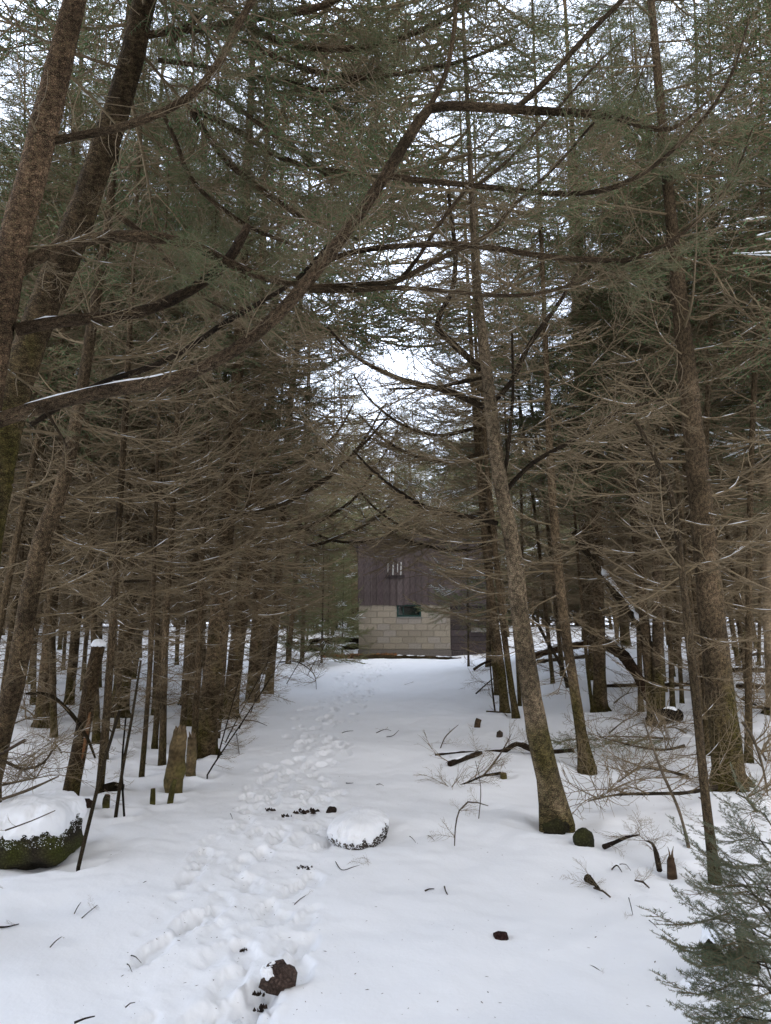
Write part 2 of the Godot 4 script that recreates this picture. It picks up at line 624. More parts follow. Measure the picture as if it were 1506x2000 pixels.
# spec: dead [from, to, count, longest], green [from, to, count, longest], towards: the azimuth branches favour, snow: share of snowy boughs
func clothe(o: Node3D, pts: PackedVector3Array, spec: Dictionary) -> void:
	var whole: bool = spec.get("whole", false)
	var set_dead := dead_far if whole else dead
	var set_needle := needle_far if whole else (young if spec.get("young", false) else needle)
	var set_snowy := snowy_far if whole else snowy
	var lists := {}
	var az := rng.randf() * TAU
	for what in ["dead", "green", "over"]:
		if not spec.has(what):
			continue
		var a: Array = spec[what]
		for k in int(a[2]):
			var t: float = (k + rng.randf()) / a[2]
			var h: float = lerpf(a[0], a[1], t)
			az += 2.4 + rng.randf_range(-0.5, 0.5)
			var go := az
			if spec.has("towards") and rng.randf() < spec.get("share", 0.5):
				go = spec.towards + rng.randf_range(-0.7, 0.7)
			var p := along(pts, h)
			var size: float
			var pitch: float
			var proto: Mesh
			if what == "over":
				go = spec.towards + rng.randf_range(-0.8, 0.8)
				size = a[3] * rng.randf_range(0.6, 1.1)
				pitch = rng.randf_range(-0.25, 0.3)
				proto = dead[rng.randi() % 3] if k % 2 == 0 else needle[rng.randi() % 3]
			elif what == "dead":
				size = a[3] * rng.randf_range(0.4, 1.0) * lerpf(0.4, 1.0, ss(0.3, 2.4, h))
				pitch = rng.randf_range(-0.35, 0.25) + 0.15 * t
				proto = set_dead[(rng.randi() % 3 + int(spec.get("pick", 0))) % set_dead.size()]
			else:
				size = a[3] * lerpf(1.0, 0.3, t) * rng.randf_range(0.75, 1.1)
				pitch = lerpf(-0.3, 0.35, t) + rng.randf_range(-0.15, 0.15)
				if spec.has("towards") and absf(wrapf(go - spec.towards, -PI, PI)) < 0.9:
					size *= 0.5
				if rng.randf() < spec.get("snow", 0.06):
					proto = set_snowy[rng.randi() % set_snowy.size()]
				else:
					proto = set_needle[(rng.randi() % 2 + int(spec.get("pick", 0))) % set_needle.size()]
			if not lists.has(proto):
				lists[proto] = [what, []]
			lists[proto][1].append(facing(p, go, pitch, rng.randf_range(-0.35, 0.35), size))
	if whole:
		var bare := {}
		var green := {}
		for proto in lists:
			if dead_far.has(proto):
				bare[proto] = lists[proto][1]
			else:
				green[proto] = lists[proto][1]
		for e in [["bare_branches", bare], ["needle_boughs", green]]:
			if not e[1].is_empty():
				part(e[0], joined(e[1]), o).set_meta("kind", "stuff")
		return
	for proto in lists:
		many("bare_branches" if dead.has(proto) else "needle_boughs", proto, lists[proto][1], o)


# ---------------------------------------------------------------- trunks and logs
func smooth_line(pts: Array, rads: Array, gap: float) -> Array:
	var p := PackedVector3Array()
	var r := PackedFloat32Array()
	for i in pts.size() - 1:
		var a: Vector3 = pts[maxi(i - 1, 0)]
		var b: Vector3 = pts[i]
		var c: Vector3 = pts[i + 1]
		var d: Vector3 = pts[mini(i + 2, pts.size() - 1)]
		var k := maxi(1, int(b.distance_to(c) / gap))
		for j in k:
			var t := float(j) / k
			p.push_back(b.cubic_interpolate(c, a, d, t))
			r.push_back(lerpf(rads[i], rads[i + 1], t))
	p.push_back(pts[-1])
	r.push_back(rads[-1])
	return [p, r]

# bark with lumps; moss from the foot up to moss_h; pts in the thing's own space
func trunk_mesh(p: PackedVector3Array, r: PackedFloat32Array, sides: int, col: Color, moss_h := 0.0, flare := 0.0, lump := 0.07, cut := Color.BLACK, mat: Material = null, seedy := 0.0) -> ArrayMesh:
	var s := Shape.new()
	var k := p.size()
	var u := (p[1] - p[0]).normalized().cross(Vector3(0.1, 0.15, -0.97)).normalized()
	var run := 0.0
	var moss := Color(0.16, 0.145, 0.04)
	var reps := maxi(1, roundi(TAU * r[mini(3, k - 1)] / 0.55))
	for i in k:
		var d := (p[mini(i + 1, k - 1)] - p[maxi(i - 1, 0)]).normalized()
		u = (u - d * u.dot(d)).normalized()
		var w := d.cross(u)
		if i > 0:
			run += p[i].distance_to(p[i - 1])
		var height := p[i].y - p[0].y
		for j in sides + 1:
			var a := TAU * j / sides
			var out := u * cos(a) + w * sin(a)
			var q := p[i] + out * r[i]
			var g := noise.get_noise_3d(q.x * 420.0 + seedy, q.y * 260.0, q.z * 420.0 + seedy)
			var rr := r[i] * (1.0 + lump * 2.0 * g)
			if flare > 0.0:
				rr *= 1.0 + flare * exp(-maxf(height - 0.1, 0.0) / 0.16) * (0.55 + 0.45 * sin(a * 4.0 + seedy))
			s.v.push_back(p[i] + out * rr)
			s.n.push_back(out)
			s.uv.push_back(Vector2(float(j) / sides * reps, run * 2.4))
			var g2 := noise.get_noise_3d(q.x * 160.0 - seedy, q.y * 90.0, q.z * 160.0)
			var g3 := 1.0 + 0.75 * g2 + 0.7 * noise.get_noise_3d(q.x * 260.0 + 50.0, q.y * 900.0, q.z * 260.0)
			var cc := Color(col.r * g3, col.g * g3 * 0.97, col.b * (g3 + 0.05 * g2) * 0.88)
			if moss_h > 0.0:
				var mm := clampf((moss_h - height) / moss_h * 1.1 + g2 * 1.6 + g * 0.8, 0, 1)
				cc = cc.lerp(moss, mm * 0.9)
			s.c.push_back(cc)
	for i in k - 1:
		for j in sides:
			var a := i * (sides + 1) + j
			s.idx.append_array([a, a + sides + 1, a + 1, a + 1, a + sides + 1, a + sides + 2])
	# normals from the lumpy surface
	for i in k:
		for j in sides + 1:
			var a := s.v[mini(i + 1, k - 1) * (sides + 1) + j] - s.v[maxi(i - 1, 0) * (sides + 1) + j]
			var jj := j % sides
			var b := s.v[i * (sides + 1) + (jj + 1) % sides] - s.v[i * (sides + 1) + (jj + sides - 1) % sides]
			s.n[i * (sides + 1) + j] = b.cross(a).normalized()
	var end := cut if cut != Color.BLACK else col
	s.fan((k - 1) * (sides + 1), sides, p[k - 1], (p[k - 1] - p[k - 2]).normalized(), end)
	var b0 := s.v.size()
	s.v.push_back(p[0])
	s.n.push_back((p[0] - p[1]).normalized())
	s.c.push_back(end)
	s.uv.push_back(Vector2.ZERO)
	for j in sides:
		s.v.push_back(s.v[j])
		s.n.push_back((p[0] - p[1]).normalized())
		s.c.push_back(end)
		s.uv.push_back(Vector2.ZERO)
	for j in sides:
		s.idx.append_array([b0, b0 + 1 + j, b0 + 1 + (j + 1) % sides])
	return s.mesh(mat if mat else M.bark)

# snow lying on the upper side of a limb or log between two shares of its length
func snow_on(p: PackedVector3Array, r: PackedFloat32Array, t0: float, t1: float, thick: float, parent: Node3D, patchy := 0.0) -> void:
	var s := Shape.new()
	var a := int(t0 * (p.size() - 1))
	var b := int(t1 * (p.size() - 1))
	var run_p := PackedVector3Array()
	var run_r := PackedFloat32Array()
	for i in range(a, b + 1):
		var g := noise.get_noise_3d(p[i].x * 400.0, p[i].y * 400.0, p[i].z * 400.0)
		var end := minf(1.0, minf(i - a, b - i) / 2.0)
		var f := end * (0.80 + 0.9 * g + 0.35 * noise.get_noise_3d(p[i].x * 1500.0, p[i].y * 1500.0, p[i].z * 1500.0))
		if patchy > 0.0 and g < -0.25 + patchy * 0.5:
			f = 0.0
		run_p.push_back(p[i] + Vector3(0, r[i] * 0.78 + thick * 0.05, 0))
		run_r.push_back(maxf(0.0005, (r[i] * 0.30 + thick * 0.30) * clampf(f, 0.0, 1.15)))
	if run_p.size() < 3:
		return
	s.tube(run_p, run_r, 7, Color(0.84, 0.87, 0.91), Color(0.84, 0.87, 0.91))
	part("snow", s.mesh(M.snowlump), parent)

# a tree whose trunk follows world points; the trunk goes on up to height tall, and down into the ground
func tree(called: String, label: String, group: String, pts: Array, rads: Array, tall: float, spec: Dictionary, o_col := Color(0.30, 0.235, 0.175), moss_h := 0.9) -> Node3D:
	var a: Vector3 = pts[0]
	var b: Vector3 = pts[1]
	var foot := a
	var gy := ground_y(a.x, a.z)
	if a.y > gy + 0.15:  # the foot lies outside the picture: follow the trunk down
		var k := (a.y - gy) / (b.y - a.y)
		foot = a - (b - a) * k * 0.8
		foot.y = ground_y(foot.x, foot.z)
		pts = [foot] + pts
		rads = [rads[0] * 1.15] + rads
	foot.y = ground_y(foot.x, foot.z) + bumps(foot.x, foot.z)
	rads = rads.map(func(e): return e * 0.82)
	var own := []
	for p in pts:
		own.append(p - foot)
	own[0].y = 0.0
	var last: Vector3 = own[-1]
	if tall > last.y + 0.5:
		var dir: Vector3 = (own[-1] - own[-2]).normalized()
		dir = (dir + Vector3(0, 0.6, 0)).normalized()
		own.append(last + dir * (tall - last.y) * 0.5)
		own.append(own[-1] + (dir + Vector3(0, 0.5, 0)).normalized() * (tall - last.y) * 0.5)
		rads = rads + [rads[-1] * 0.55, 0.008]
	own.push_front(own[0] + Vector3(0, -0.12, 0))
	rads = [rads[0]] + rads
	var o := thing(called, label, "tree", foot, group)
	rng.seed = hash(label) % 100000 + int(foot.x * 1000.0)
	var l := smooth_line(own, rads, 0.13)
	part("trunk", trunk_mesh(l[0], l[1], 14 if rads[1] > 0.05 else 9, o_col, moss_h, 0.42 if tall > 3.0 else 0.15, 0.06, Color.BLACK, null, foot.x * 37.0), o)
	if rads[1] > 0.09 and foot.z > -13.0 and foot.z < -6.2:
		for q in 5:
			var turn := TAU * q / 5.0 + rng.randf() * 0.7
			var out := Vector3(cos(turn), 0, sin(turn))
			var rl := smooth_line([out * rads[1] * 0.5 + Vector3(0, 0.16, 0), out * rads[1] * 0.95 + Vector3(0, 0.05, 0), out * rads[1] * 1.35 + Vector3(0, 0.0, 0), out * rads[1] * 1.8 + Vector3(0.02, -0.07, 0)], [rads[1] * 0.34, rads[1] * 0.28, rads[1] * 0.2, rads[1] * 0.1], 0.04)
			part("root", trunk_mesh(rl[0], rl[1], 8, o_col, 3.0, 0.0, 0.12, Color.BLACK, null, turn), o)
	if tall > 3.0 and foot.z > -15.0:
		stubs_on(o, l[0], l[1], 16)
	clothe(o, l[0], spec)
	o.set_meta("line", l)
	return o

func untag_lines() -> void:
	for c in get_children():
		if c.has_meta("line"):
			c.remove_meta("line")

# a limb of a tree along world points, with bare twigs and, towards its end, needles
func limb(o: Node3D, pts: Array, rads: Array, twigs: int, longest: float, greens: int, opts := {}) -> Node3D:
	var own := []
	for p in pts:
		own.append(p - o.position)
	var l := smooth_line(own, rads, 0.07)
	var p: PackedVector3Array = l[0]
	var r: PackedFloat32Array = l[1]
	rng.seed = int(absf(own[0].x * 7919.0 + own[-1].y * 104729.0)) + pts.size()
	var col: Color = opts.get("col", Color(0.26, 0.20, 0.15))
	var m := part("limb", trunk_mesh(p, r, 9, col, 0.0, 0.0, 0.05, opts.get("cut", Color.BLACK), null, own[0].x * 91.0), o)
	var lists := {}
	for k in twigs + greens:
		var is_green := k >= twigs
		var t := rng.randf_range(opts.get("from", 0.12), 1.0) if not is_green else rng.randf_range(opts.get("green_from", 0.55), 1.0)
		var i := clampi(int(t * (p.size() - 1)), 0, p.size() - 2)
		var d := (p[i + 1] - p[i]).normalized()
		var az := atan2(-d.z, d.x) + rng.randf_range(0.35, 1.5) * (1.0 if rng.randf() < 0.5 else -1.0)
		if absf(d.y) > 0.8:
			az = rng.randf() * TAU
		var proto: Mesh = (needle[rng.randi() % 2] if rng.randf() > opts.get("snow", 0.0) else snowy[0]) if is_green else dead[rng.randi() % 3]
		if not lists.has(proto):
			lists[proto] = [is_green, []]
		lists[proto][1].append(facing(p[i], az, rng.randf_range(-0.7, 0.35) + d.y * 0.4, rng.randf_range(-0.6, 0.6), longest * rng.randf_range(0.35, 1.0)))
	for proto in lists:
		many("needle_sprays" if lists[proto][0] else "twigs", proto, lists[proto][1], m)
	for e in opts.get("white", []):
		snow_on(p, r, e[0], e[1], e[2], m, 0.0)
	return m


# ---------------------------------------------------------------- the scene
func _ready() -> void:
	var cam := Camera3D.new()
	cam.name = "camera"
	cam.fov = 69.4
	cam.near = 0.05
	cam.far = 900.0
	cam.position = Vector3(0, 1.6, 0)
	cam.rotation.x = 0.14441
	add_child(cam)
	cam.current = true
	var sky := ProceduralSkyMaterial.new()
	sky.sky_top_color = Color(0.86, 0.91, 1.0)
	sky.sky_horizon_color = Color(0.89, 0.93, 1.0)
	sky.ground_bottom_color = Color(0.75, 0.76, 0.80)
	sky.ground_horizon_color = Color(0.85, 0.87, 0.90)
	sky.sky_energy_multiplier = 1.0
	var env := Environment.new()
	env.background_mode = Environment.BG_SKY
	env.sky = Sky.new()
	env.sky.sky_material = sky
	env.tonemap_mode = Environment.TONE_MAPPER_LINEAR
	env.tonemap_exposure = 3.5
	env.sdfgi_enabled = true
	env.ssao_enabled = true
	env.ssil_enabled = true
	var we := WorldEnvironment.new()
	we.name = "environment"
	we.environment = env
	add_child(we)
	var sun := DirectionalLight3D.new()
	sun.name = "sun"
	sun.light_energy = 0.5
	sun.light_angular_distance = 70.0
	sun.light_color = Color(0.99, 0.985, 1.0)
	sun.shadow_enabled = true
	sun.rotation_degrees = Vector3(-36, 12, 0)
	add_child(sun)

	make_materials()
	for i in 6:
		dead.append(bough(0, 100 + i))
	for i in 4:
		needle.append(bough(1, 200 + i))
	for i in 2:
		snowy.append(bough(2, 300 + i))
	for i in 3:
		fir.append(bough(3, 400 + i))
		young.append(bough(1, 210 + i, false, true))
		dead_far.append(bough(0, 100 + i, true))
		needle_far.append(bough(1, 200 + i, true))
	snowy_far.append(bough(2, 300, true))
	build_house()
	near_trees()
	left_trees()
	right_trees()
	far_trees()
	distant_wood()
	firs_by_house()
	stones_and_stumps()
	build_ground()
	fallen_wood()
	flecks()
	sapling()
	untag_lines()


# ---------------------------------------------------------------- the old building
func build_house() -> void:
	var x0 := -0.86
	var x1 := 2.08
	var gy := 0.40
	var top := 2.07
	var o := thing("outbuilding", "dark brown wooden building on a pale concrete block base at the end of the path", "building", Vector3(x0, gy, -24.0))
	rng.seed = 77
	var up := top - gy
	var wide := x1 - x0
	var w0 := 0.366 - x0
	var w1 := 1.147 - x0
	var sill := 1.69 - gy
	var s := Shape.new()
	var mortar := Color(0.60, 0.55, 0.47)
	s.box(Vector3(w0 * 0.5, up * 0.5, -0.16), Vector3(w0, up, 0.28), mortar)
	s.box(Vector3((w1 + wide) * 0.5, up * 0.5, -0.16), Vector3(wide - w1, up, 0.28), mortar)
	s.box(Vector3((w0 + w1) * 0.5, sill * 0.5, -0.16), Vector3(w1 - w0, sill, 0.28), mortar)
	part("block_wall", s.mesh(M.block), o)
	s = Shape.new()
	s.box(Vector3(wide * 0.5, 0.12, 0.02), Vector3(wide + 0.04, 0.24, 0.12), Color(0.20, 0.18, 0.16), 0.01)
	part("footing", s.mesh(M.block), o)
	var row_h := 0.203
	for row in 7:
		var yb := up - (row + 1) * row_h
		var x := -0.2 * (row % 2) - 0.02
		while x < wide:
			var a := maxf(x, 0.0) + 0.005
			var b := minf(x + 0.406, wide) - 0.005
			x += 0.406
			var spans := [[a, b]]
			if yb + row_h * 0.5 > sill:
				spans = [[a, minf(b, w0 - 0.004)], [maxf(a, w1 + 0.004), b]]
			for sp in spans:
				if sp[1] - sp[0] < 0.05:
					continue
				var k := rng.randf_range(0.8, 1.12)
				var c := Color(0.44 * k, 0.385 * k, 0.30 * k)
				c = c.lerp(Color(0.20, 0.18, 0.13), 0.35 * ss(3.5, 7.0, row) * rng.randf_range(0.3, 1.0))
				if rng.randf() < 0.14:
					c = c.lerp(Color(0.42, 0.38, 0.34), 0.6)
				s = Shape.new()
				s.box(Vector3((sp[0] + sp[1]) * 0.5, yb + row_h * 0.5, -0.012), Vector3(sp[1] - sp[0], row_h - 0.012, 0.036 + rng.randf_range(0, 0.006)), c, 0.005)
				part("concrete_block", s.mesh(M.block), o)
	# basement window in its dark green frame
	var fr := Node3D.new()
	fr.name = "window"
	o.add_child(fr)
	fr.position = Vector3((w0 + w1) * 0.5, (sill + up) * 0.5, 0.0)
	var ww := w1 - w0
	var wh := up - sill
	var green := Color(0.03, 0.075, 0.065)
	s = Shape.new()
	s.box(Vector3(0, wh * 0.5 - 0.02, -0.02), Vector3(ww, 0.04, 0.08), green, 0.004)
	s.box(Vector3(0, -wh * 0.5 + 0.025, -0.02), Vector3(ww, 0.05, 0.09), green, 0.004)
	s.box(Vector3(-ww * 0.5 + 0.025, 0, -0.022), Vector3(0.05, wh - 0.095, 0.08), green, 0.004)
	s.box(Vector3(ww * 0.5 - 0.025, 0, -0.022), Vector3(0.05, wh - 0.095, 0.08), green, 0.004)
	s.box(Vector3(-ww * 0.24, 0, -0.03), Vector3(0.03, wh - 0.1, 0.05), green, 0.003)
	part("frame", s.mesh(M.board), fr)
	s = Shape.new()
	s.box(Vector3(0, 0, -0.05), Vector3(ww - 0.09, wh - 0.09, 0.006), Color.WHITE)
	part("pane", s.mesh(M.glass), fr)
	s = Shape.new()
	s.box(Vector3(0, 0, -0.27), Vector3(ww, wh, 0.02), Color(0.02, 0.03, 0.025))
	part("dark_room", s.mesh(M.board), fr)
	s = Shape.new()
	s.box(Vector3(0.05, -wh * 0.5 - 0.02, 0.012), Vector3(ww + 0.02, 0.03, 0.05), Color(0.36, 0.36, 0.33), 0.006)
	part("sill", s.mesh(M.block), fr)
	# boards and battens above
	var eave := 4.25 - gy
	var brown := Color(0.135, 0.108, 0.104)
	var bw := 0.205
	var bx := -0.03
	var far_x := 4.3
	var i := 0
	while bx < far_x:
		var w := bw * rng.randf_range(0.9, 1.1)
		var y0 := up - rng.randf_range(0.0, 0.03)
		var k := rng.randf_range(0.8, 1.25)
		s = Shape.new()
		s.box(Vector3(bx + w * 0.5, (y0 + eave) * 0.5, 0.018 + 0.002 * (i % 2)), Vector3(w - 0.004, eave - y0, 0.024), Color(brown.r * k, brown.g * k, brown.b * k), 0.004)
		part("board", s.mesh(M.board), o)
		k = rng.randf_range(0.75, 1.2)
		s = Shape.new()
		s.box(Vector3(bx + w, (y0 + eave) * 0.5 - 0.01, 0.043), Vector3(0.045, eave - y0, 0.022), Color(brown.r * k, brown.g * k, brown.b * k), 0.004)
		part("batten", s.mesh(M.board), o)
		bx += w
		i += 1
	# louvred opening with worn white slats
	for q in 4:
		var lx: float = [0.08, 0.245, 0.39, 0.50][q] - x0
		s = Shape.new()
		s.box(Vector3(lx, 3.27 - gy - 0.04 * (q % 2), 0.066), Vector3(0.028 + 0.012 * (q % 2), 0.42 - 0.1 * ((q + 1) % 2), 0.014), Color(0.62, 0.61, 0.58), 0.004, 0.03)
		part("louvre_slat", s.mesh(M.board), o)
	s = Shape.new()
	s.box(Vector3(0.31 - x0, 2.995 - gy, 0.085), Vector3(0.62, 0.035, 0.05), Color(0.05, 0.042, 0.043), 0.004)
	part("louvre_sill", s.mesh(M.board), o)
	# horizontal planks to the right of the block base
	for q in 8:
		var yb := 0.02 + q * 0.215
		if yb > up - 0.1:
			break
		var k := rng.randf_range(0.7, 1.3)
		s = Shape.new()
		s.box(Vector3(wide + 0.69, yb + 0.105, -0.05 + 0.003 * (q % 2)), Vector3(1.34, 0.207, 0.03), Color(0.09 * k, 0.074 * k, 0.072 * k), 0.005)
		part("plank", s.mesh(M.board), o)
	s = Shape.new()
	s.box(Vector3(wide + 1.02, 0.88, 0.03), Vector3(0.72, 0.16, 0.12), Color(0.36, 0.33, 0.30), 0.008)
	part("pale_ledge", s.mesh(M.board), o)
	# the rest of the shell and the snowy roof
	s = Shape.new()
	s.box(Vector3(-0.01, (up + eave) * 0.5, -3.5), Vector3(0.05, eave - up, 7.0), brown)
	s.box(Vector3(far_x, eave * 0.5, -3.5), Vector3(0.05, eave, 7.0), brown)
	s.box(Vector3(far_x * 0.5, eave * 0.5, -7.0), Vector3(far_x, eave, 0.05), brown)
	s.box(Vector3(0.03, up * 0.5, -3.6), Vector3(0.06, up, 6.6), Color(0.27, 0.24, 0.2))
	part("side_walls", s.mesh(M.board), o)
	s = Shape.new()
	for sg in [1.0, -1.0]:
		var zf := 0.12 if sg > 0 else -7.12
		var a := Vector3(-0.3, eave - 0.05, zf)
		var b := Vector3(far_x + 0.3, eave - 0.05, zf)
		var r0 := Vector3(-0.3, eave + 0.25, -3.5)
		var r1 := Vector3(far_x + 0.3, eave + 0.25, -3.5)
		s.quad(a, b, r1, r0, Color(0.84, 0.87, 0.9))
		var dn := Vector3(0, -0.1, 0)
		s.quad(a + dn, r0 + dn, r1 + dn, b + dn, Color(0.06, 0.05, 0.05))
		s.quad(a + dn, b + dn, b, a, Color(0.06, 0.048, 0.05))
	part("roof", s.mesh(M.snowlump), o)
	# dead leaves and ferns along the foot
	var leaf := Shape.new()
	leaf.tri(Vector3(-0.03, 0, 0), Vector3(0.03, 0.01, 0.01), Vector3(0, 0.02, 0.07), Color(0.32, 0.14, 0.06))
	leaf.tri(Vector3(-0.02, 0, 0.02), Vector3(0.03, 0.03, 0.0), Vector3(0.01, 0.07, 0.02), Color(0.26, 0.15, 0.075))
	var xf := []
	for q in 900:
		var p := on_ground(rng.randf_range(-2.0, 0.35), -rng.randf_range(23.0, 23.5))
		p.y += rng.randf_range(0.0, 0.09)
		xf.append(Transform3D(Basis(Vector3(rng.randf() - 0.5, rng.randf(), rng.randf() - 0.5).normalized(), rng.randf() * TAU), p))
	var lv := Node3D.new()
	lv.name = "dead_leaves"
	add_child(lv)
	tag(lv, "rust brown dead leaves and ferns along the foot of the block wall", "leaves", "", "stuff")
	many("leaf_litter", leaf.mesh(M.twig), xf, lv)


# ---------------------------------------------------------------- big trees close by
func near_trees() -> void:
	var a := tree("spruce_tree", "big bare spruce at the left edge whose long limbs arch over the path", "", [Vector3(-2.400, 0.075, -4.100), Vector3(-2.390, 1.488, -4.129), Vector3(-2.341, 2.713, -4.157), Vector3(-2.261, 3.767, -4.186), Vector3(-2.245, 3.948, -4.214), Vector3(-2.142, 4.651, -4.243), Vector3(-2.018, 5.580, -4.271), Vector3(-1.959, 6.219, -4.300)], [0.1276, 0.1240, 0.1184, 0.1110, 0.1093, 0.1060, 0.0831, 0.0750], 13.0,
		{"dead": [3.0, 6.5, 10, 1.3], "green": [6.5, 13.0, 46, 2.2], "pick": 0}, Color(0.30, 0.22, 0.165), 0.6)
	# the great limb that rises to the right, and its branches
	limb(a, [Vector3(-2.314, 2.683, -4.100), Vector3(-2.052, 2.801, -4.145), Vector3(-1.661, 2.923, -4.191), Vector3(-1.287, 3.010, -4.236), Vector3(-0.998, 3.159, -4.282), Vector3(-0.794, 3.333, -4.327), Vector3(-0.584, 3.575, -4.373), Vector3(-0.368, 3.888, -4.418), Vector3(-0.176, 4.194, -4.464), Vector3(0.007, 4.510, -4.509), Vector3(0.162, 4.819, -4.555), Vector3(0.297, 5.053, -4.600)], [0.0466, 0.0423, 0.0404, 0.0396, 0.0389, 0.0395, 0.0389, 0.0383, 0.0376, 0.0369, 0.0361, 0.0338], 24, 0.72, 2, {"from": 0.25, "white": [[0.0, 0.36, 0.012], [0.40, 0.46, 0.008]], "col": Color(0.26, 0.20, 0.155)})
	limb(a, [Vector3(0.290, 5.049, -4.600), Vector3(0.443, 5.062, -4.586), Vector3(0.719, 5.036, -4.571), Vector3(1.063, 5.002, -4.557), Vector3(1.507, 4.957, -4.543), Vector3(1.705, 4.879, -4.529), Vector3(1.910, 4.839, -4.514), Vector3(2.148, 5.023, -4.500)], [0.0338, 0.0322, 0.0307, 0.0276, 0.0261, 0.0202, 0.0143, 0.0086], 9, 0.48, 8, {"from": 0.3})
	limb(a, [Vector3(0.900, 5.046, -4.570), Vector3(1.069, 5.200, -4.556), Vector3(1.246, 5.401, -4.542), Vector3(1.444, 5.622, -4.528), Vector3(1.660, 5.846, -4.514), Vector3(1.862, 6.111, -4.500)], [0.0204, 0.0205, 0.0191, 0.0177, 0.0162, 0.0148], 7, 0.48, 2)
	limb(a, [Vector3(0.297, 5.061, -4.600), Vector3(0.407, 5.313, -4.625), Vector3(0.470, 5.610, -4.650), Vector3(0.498, 5.956, -4.675), Vector3(0.469, 6.353, -4.700)], [0.0206, 0.0178, 0.0166, 0.0153, 0.0124], 12, 0.56, 7)
	limb(a, [Vector3(-0.003, 4.529, -4.550), Vector3(0.159, 4.485, -4.527), Vector3(0.428, 4.442, -4.505), Vector3(0.694, 4.398, -4.482), Vector3(0.989, 4.348, -4.459), Vector3(1.249, 4.327, -4.436), Vector3(1.492, 4.363, -4.414), Vector3(1.738, 4.498, -4.391), Vector3(1.955, 4.698, -4.368), Vector3(2.122, 4.888, -4.345), Vector3(2.261, 5.144, -4.323), Vector3(2.362, 5.457, -4.300)], [0.0215, 0.0199, 0.0184, 0.0183, 0.0182, 0.0167, 0.0166, 0.0139, 0.0125, 0.0111, 0.0097, 0.0070], 25, 0.64, 7, {"from": 0.15})
	limb(a, [Vector3(0.596, 4.417, -4.500), Vector3(0.788, 4.591, -4.520), Vector3(0.985, 4.809, -4.540), Vector3(1.204, 5.069, -4.560), Vector3(1.467, 5.393, -4.580), Vector3(1.732, 5.647, -4.600)], [0.0113, 0.0114, 0.0101, 0.0087, 0.0074, 0.0060], 13, 0.48, 6)
	limb(a, [Vector3(-0.374, 3.902, -4.500), Vector3(-0.175, 3.951, -4.473), Vector3(0.121, 3.972, -4.445), Vector3(0.415, 3.967, -4.418), Vector3(0.671, 3.929, -4.391), Vector3(0.987, 3.859, -4.364), Vector3(1.300, 3.821, -4.336), Vector3(1.498, 3.804, -4.309), Vector3(1.730, 3.891, -4.282), Vector3(1.950, 4.055, -4.255), Vector3(2.143, 4.294, -4.227), Vector3(2.280, 4.620, -4.200)], [0.0195, 0.0180, 0.0179, 0.0192, 0.0191, 0.0176, 0.0174, 0.0160, 0.0133, 0.0106, 0.0080, 0.0053], 24, 0.60, 6, {"white": [[0.02, 0.12, 0.004]]})
	limb(a, [Vector3(-0.493, 3.666, -4.400), Vector3(-0.203, 3.686, -4.400), Vector3(0.071, 3.710, -4.400), Vector3(0.217, 3.792, -4.400), Vector3(0.412, 3.895, -4.400), Vector3(0.641, 4.017, -4.400), Vector3(0.843, 4.245, -4.400), Vector3(1.080, 4.475, -4.400), Vector3(1.357, 4.801, -4.400)], [0.0189, 0.0162, 0.0163, 0.0163, 0.0150, 0.0137, 0.0124, 0.0097, 0.0084], 18, 0.64, 6, {"white": [[0.04, 0.3, 0.005]]})
	limb(a, [Vector3(0.081, 3.713, -4.400), Vector3(0.194, 3.874, -4.460), Vector3(0.325, 4.118, -4.520), Vector3(0.468, 4.353, -4.580), Vector3(0.669, 4.632, -4.640), Vector3(0.876, 4.864, -4.700)], [0.0135, 0.0124, 0.0127, 0.0115, 0.0102, 0.0074], 12, 0.48, 6)
	limb(a, [Vector3(-0.477, 3.652, -4.400), Vector3(-0.201, 3.633, -4.367), Vector3(0.022, 3.634, -4.333), Vector3(0.337, 3.602, -4.300), Vector3(0.646, 3.554, -4.267), Vector3(0.950, 3.555, -4.233), Vector3(1.254, 3.643, -4.200)], [0.0203, 0.0174, 0.0147, 0.0132, 0.0118, 0.0104, 0.0078], 12, 0.56, 2)
	limb(a, [Vector3(-2.395, 3.417, -4.200), Vector3(-2.276, 3.643, -4.233), Vector3(-2.116, 3.809, -4.267), Vector3(-1.916, 3.921, -4.300), Vector3(-1.645, 3.973, -4.333), Vector3(-1.398, 3.978, -4.367), Vector3(-1.179, 3.930, -4.400), Vector3(-0.988, 3.843, -4.433), Vector3(-0.763, 3.763, -4.467), Vector3(-0.537, 3.733, -4.500)], [0.0488, 0.0443, 0.0409, 0.0387, 0.0364, 0.0339, 0.0314, 0.0288, 0.0248, 0.0222], 13, 0.56, 6, {"from": 0.2, "white": [[0.2, 0.35, 0.007], [0.62, 0.92, 0.01]]})
	limb(a, [Vector3(-2.120, 4.558, -4.250), Vector3(-1.949, 4.620, -4.278), Vector3(-1.705, 4.696, -4.306), Vector3(-1.458, 4.817, -4.333), Vector3(-1.273, 4.962, -4.361), Vector3(-1.159, 5.123, -4.389), Vector3(-1.064, 5.333, -4.417), Vector3(-0.974, 5.587, -4.444), Vector3(-0.882, 5.826, -4.472), Vector3(-0.789, 6.151, -4.500)], [0.0242, 0.0244, 0.0246, 0.0249, 0.0251, 0.0254, 0.0257, 0.0246, 0.0234, 0.0208], 16, 0.64, 8, {"from": 0.3})
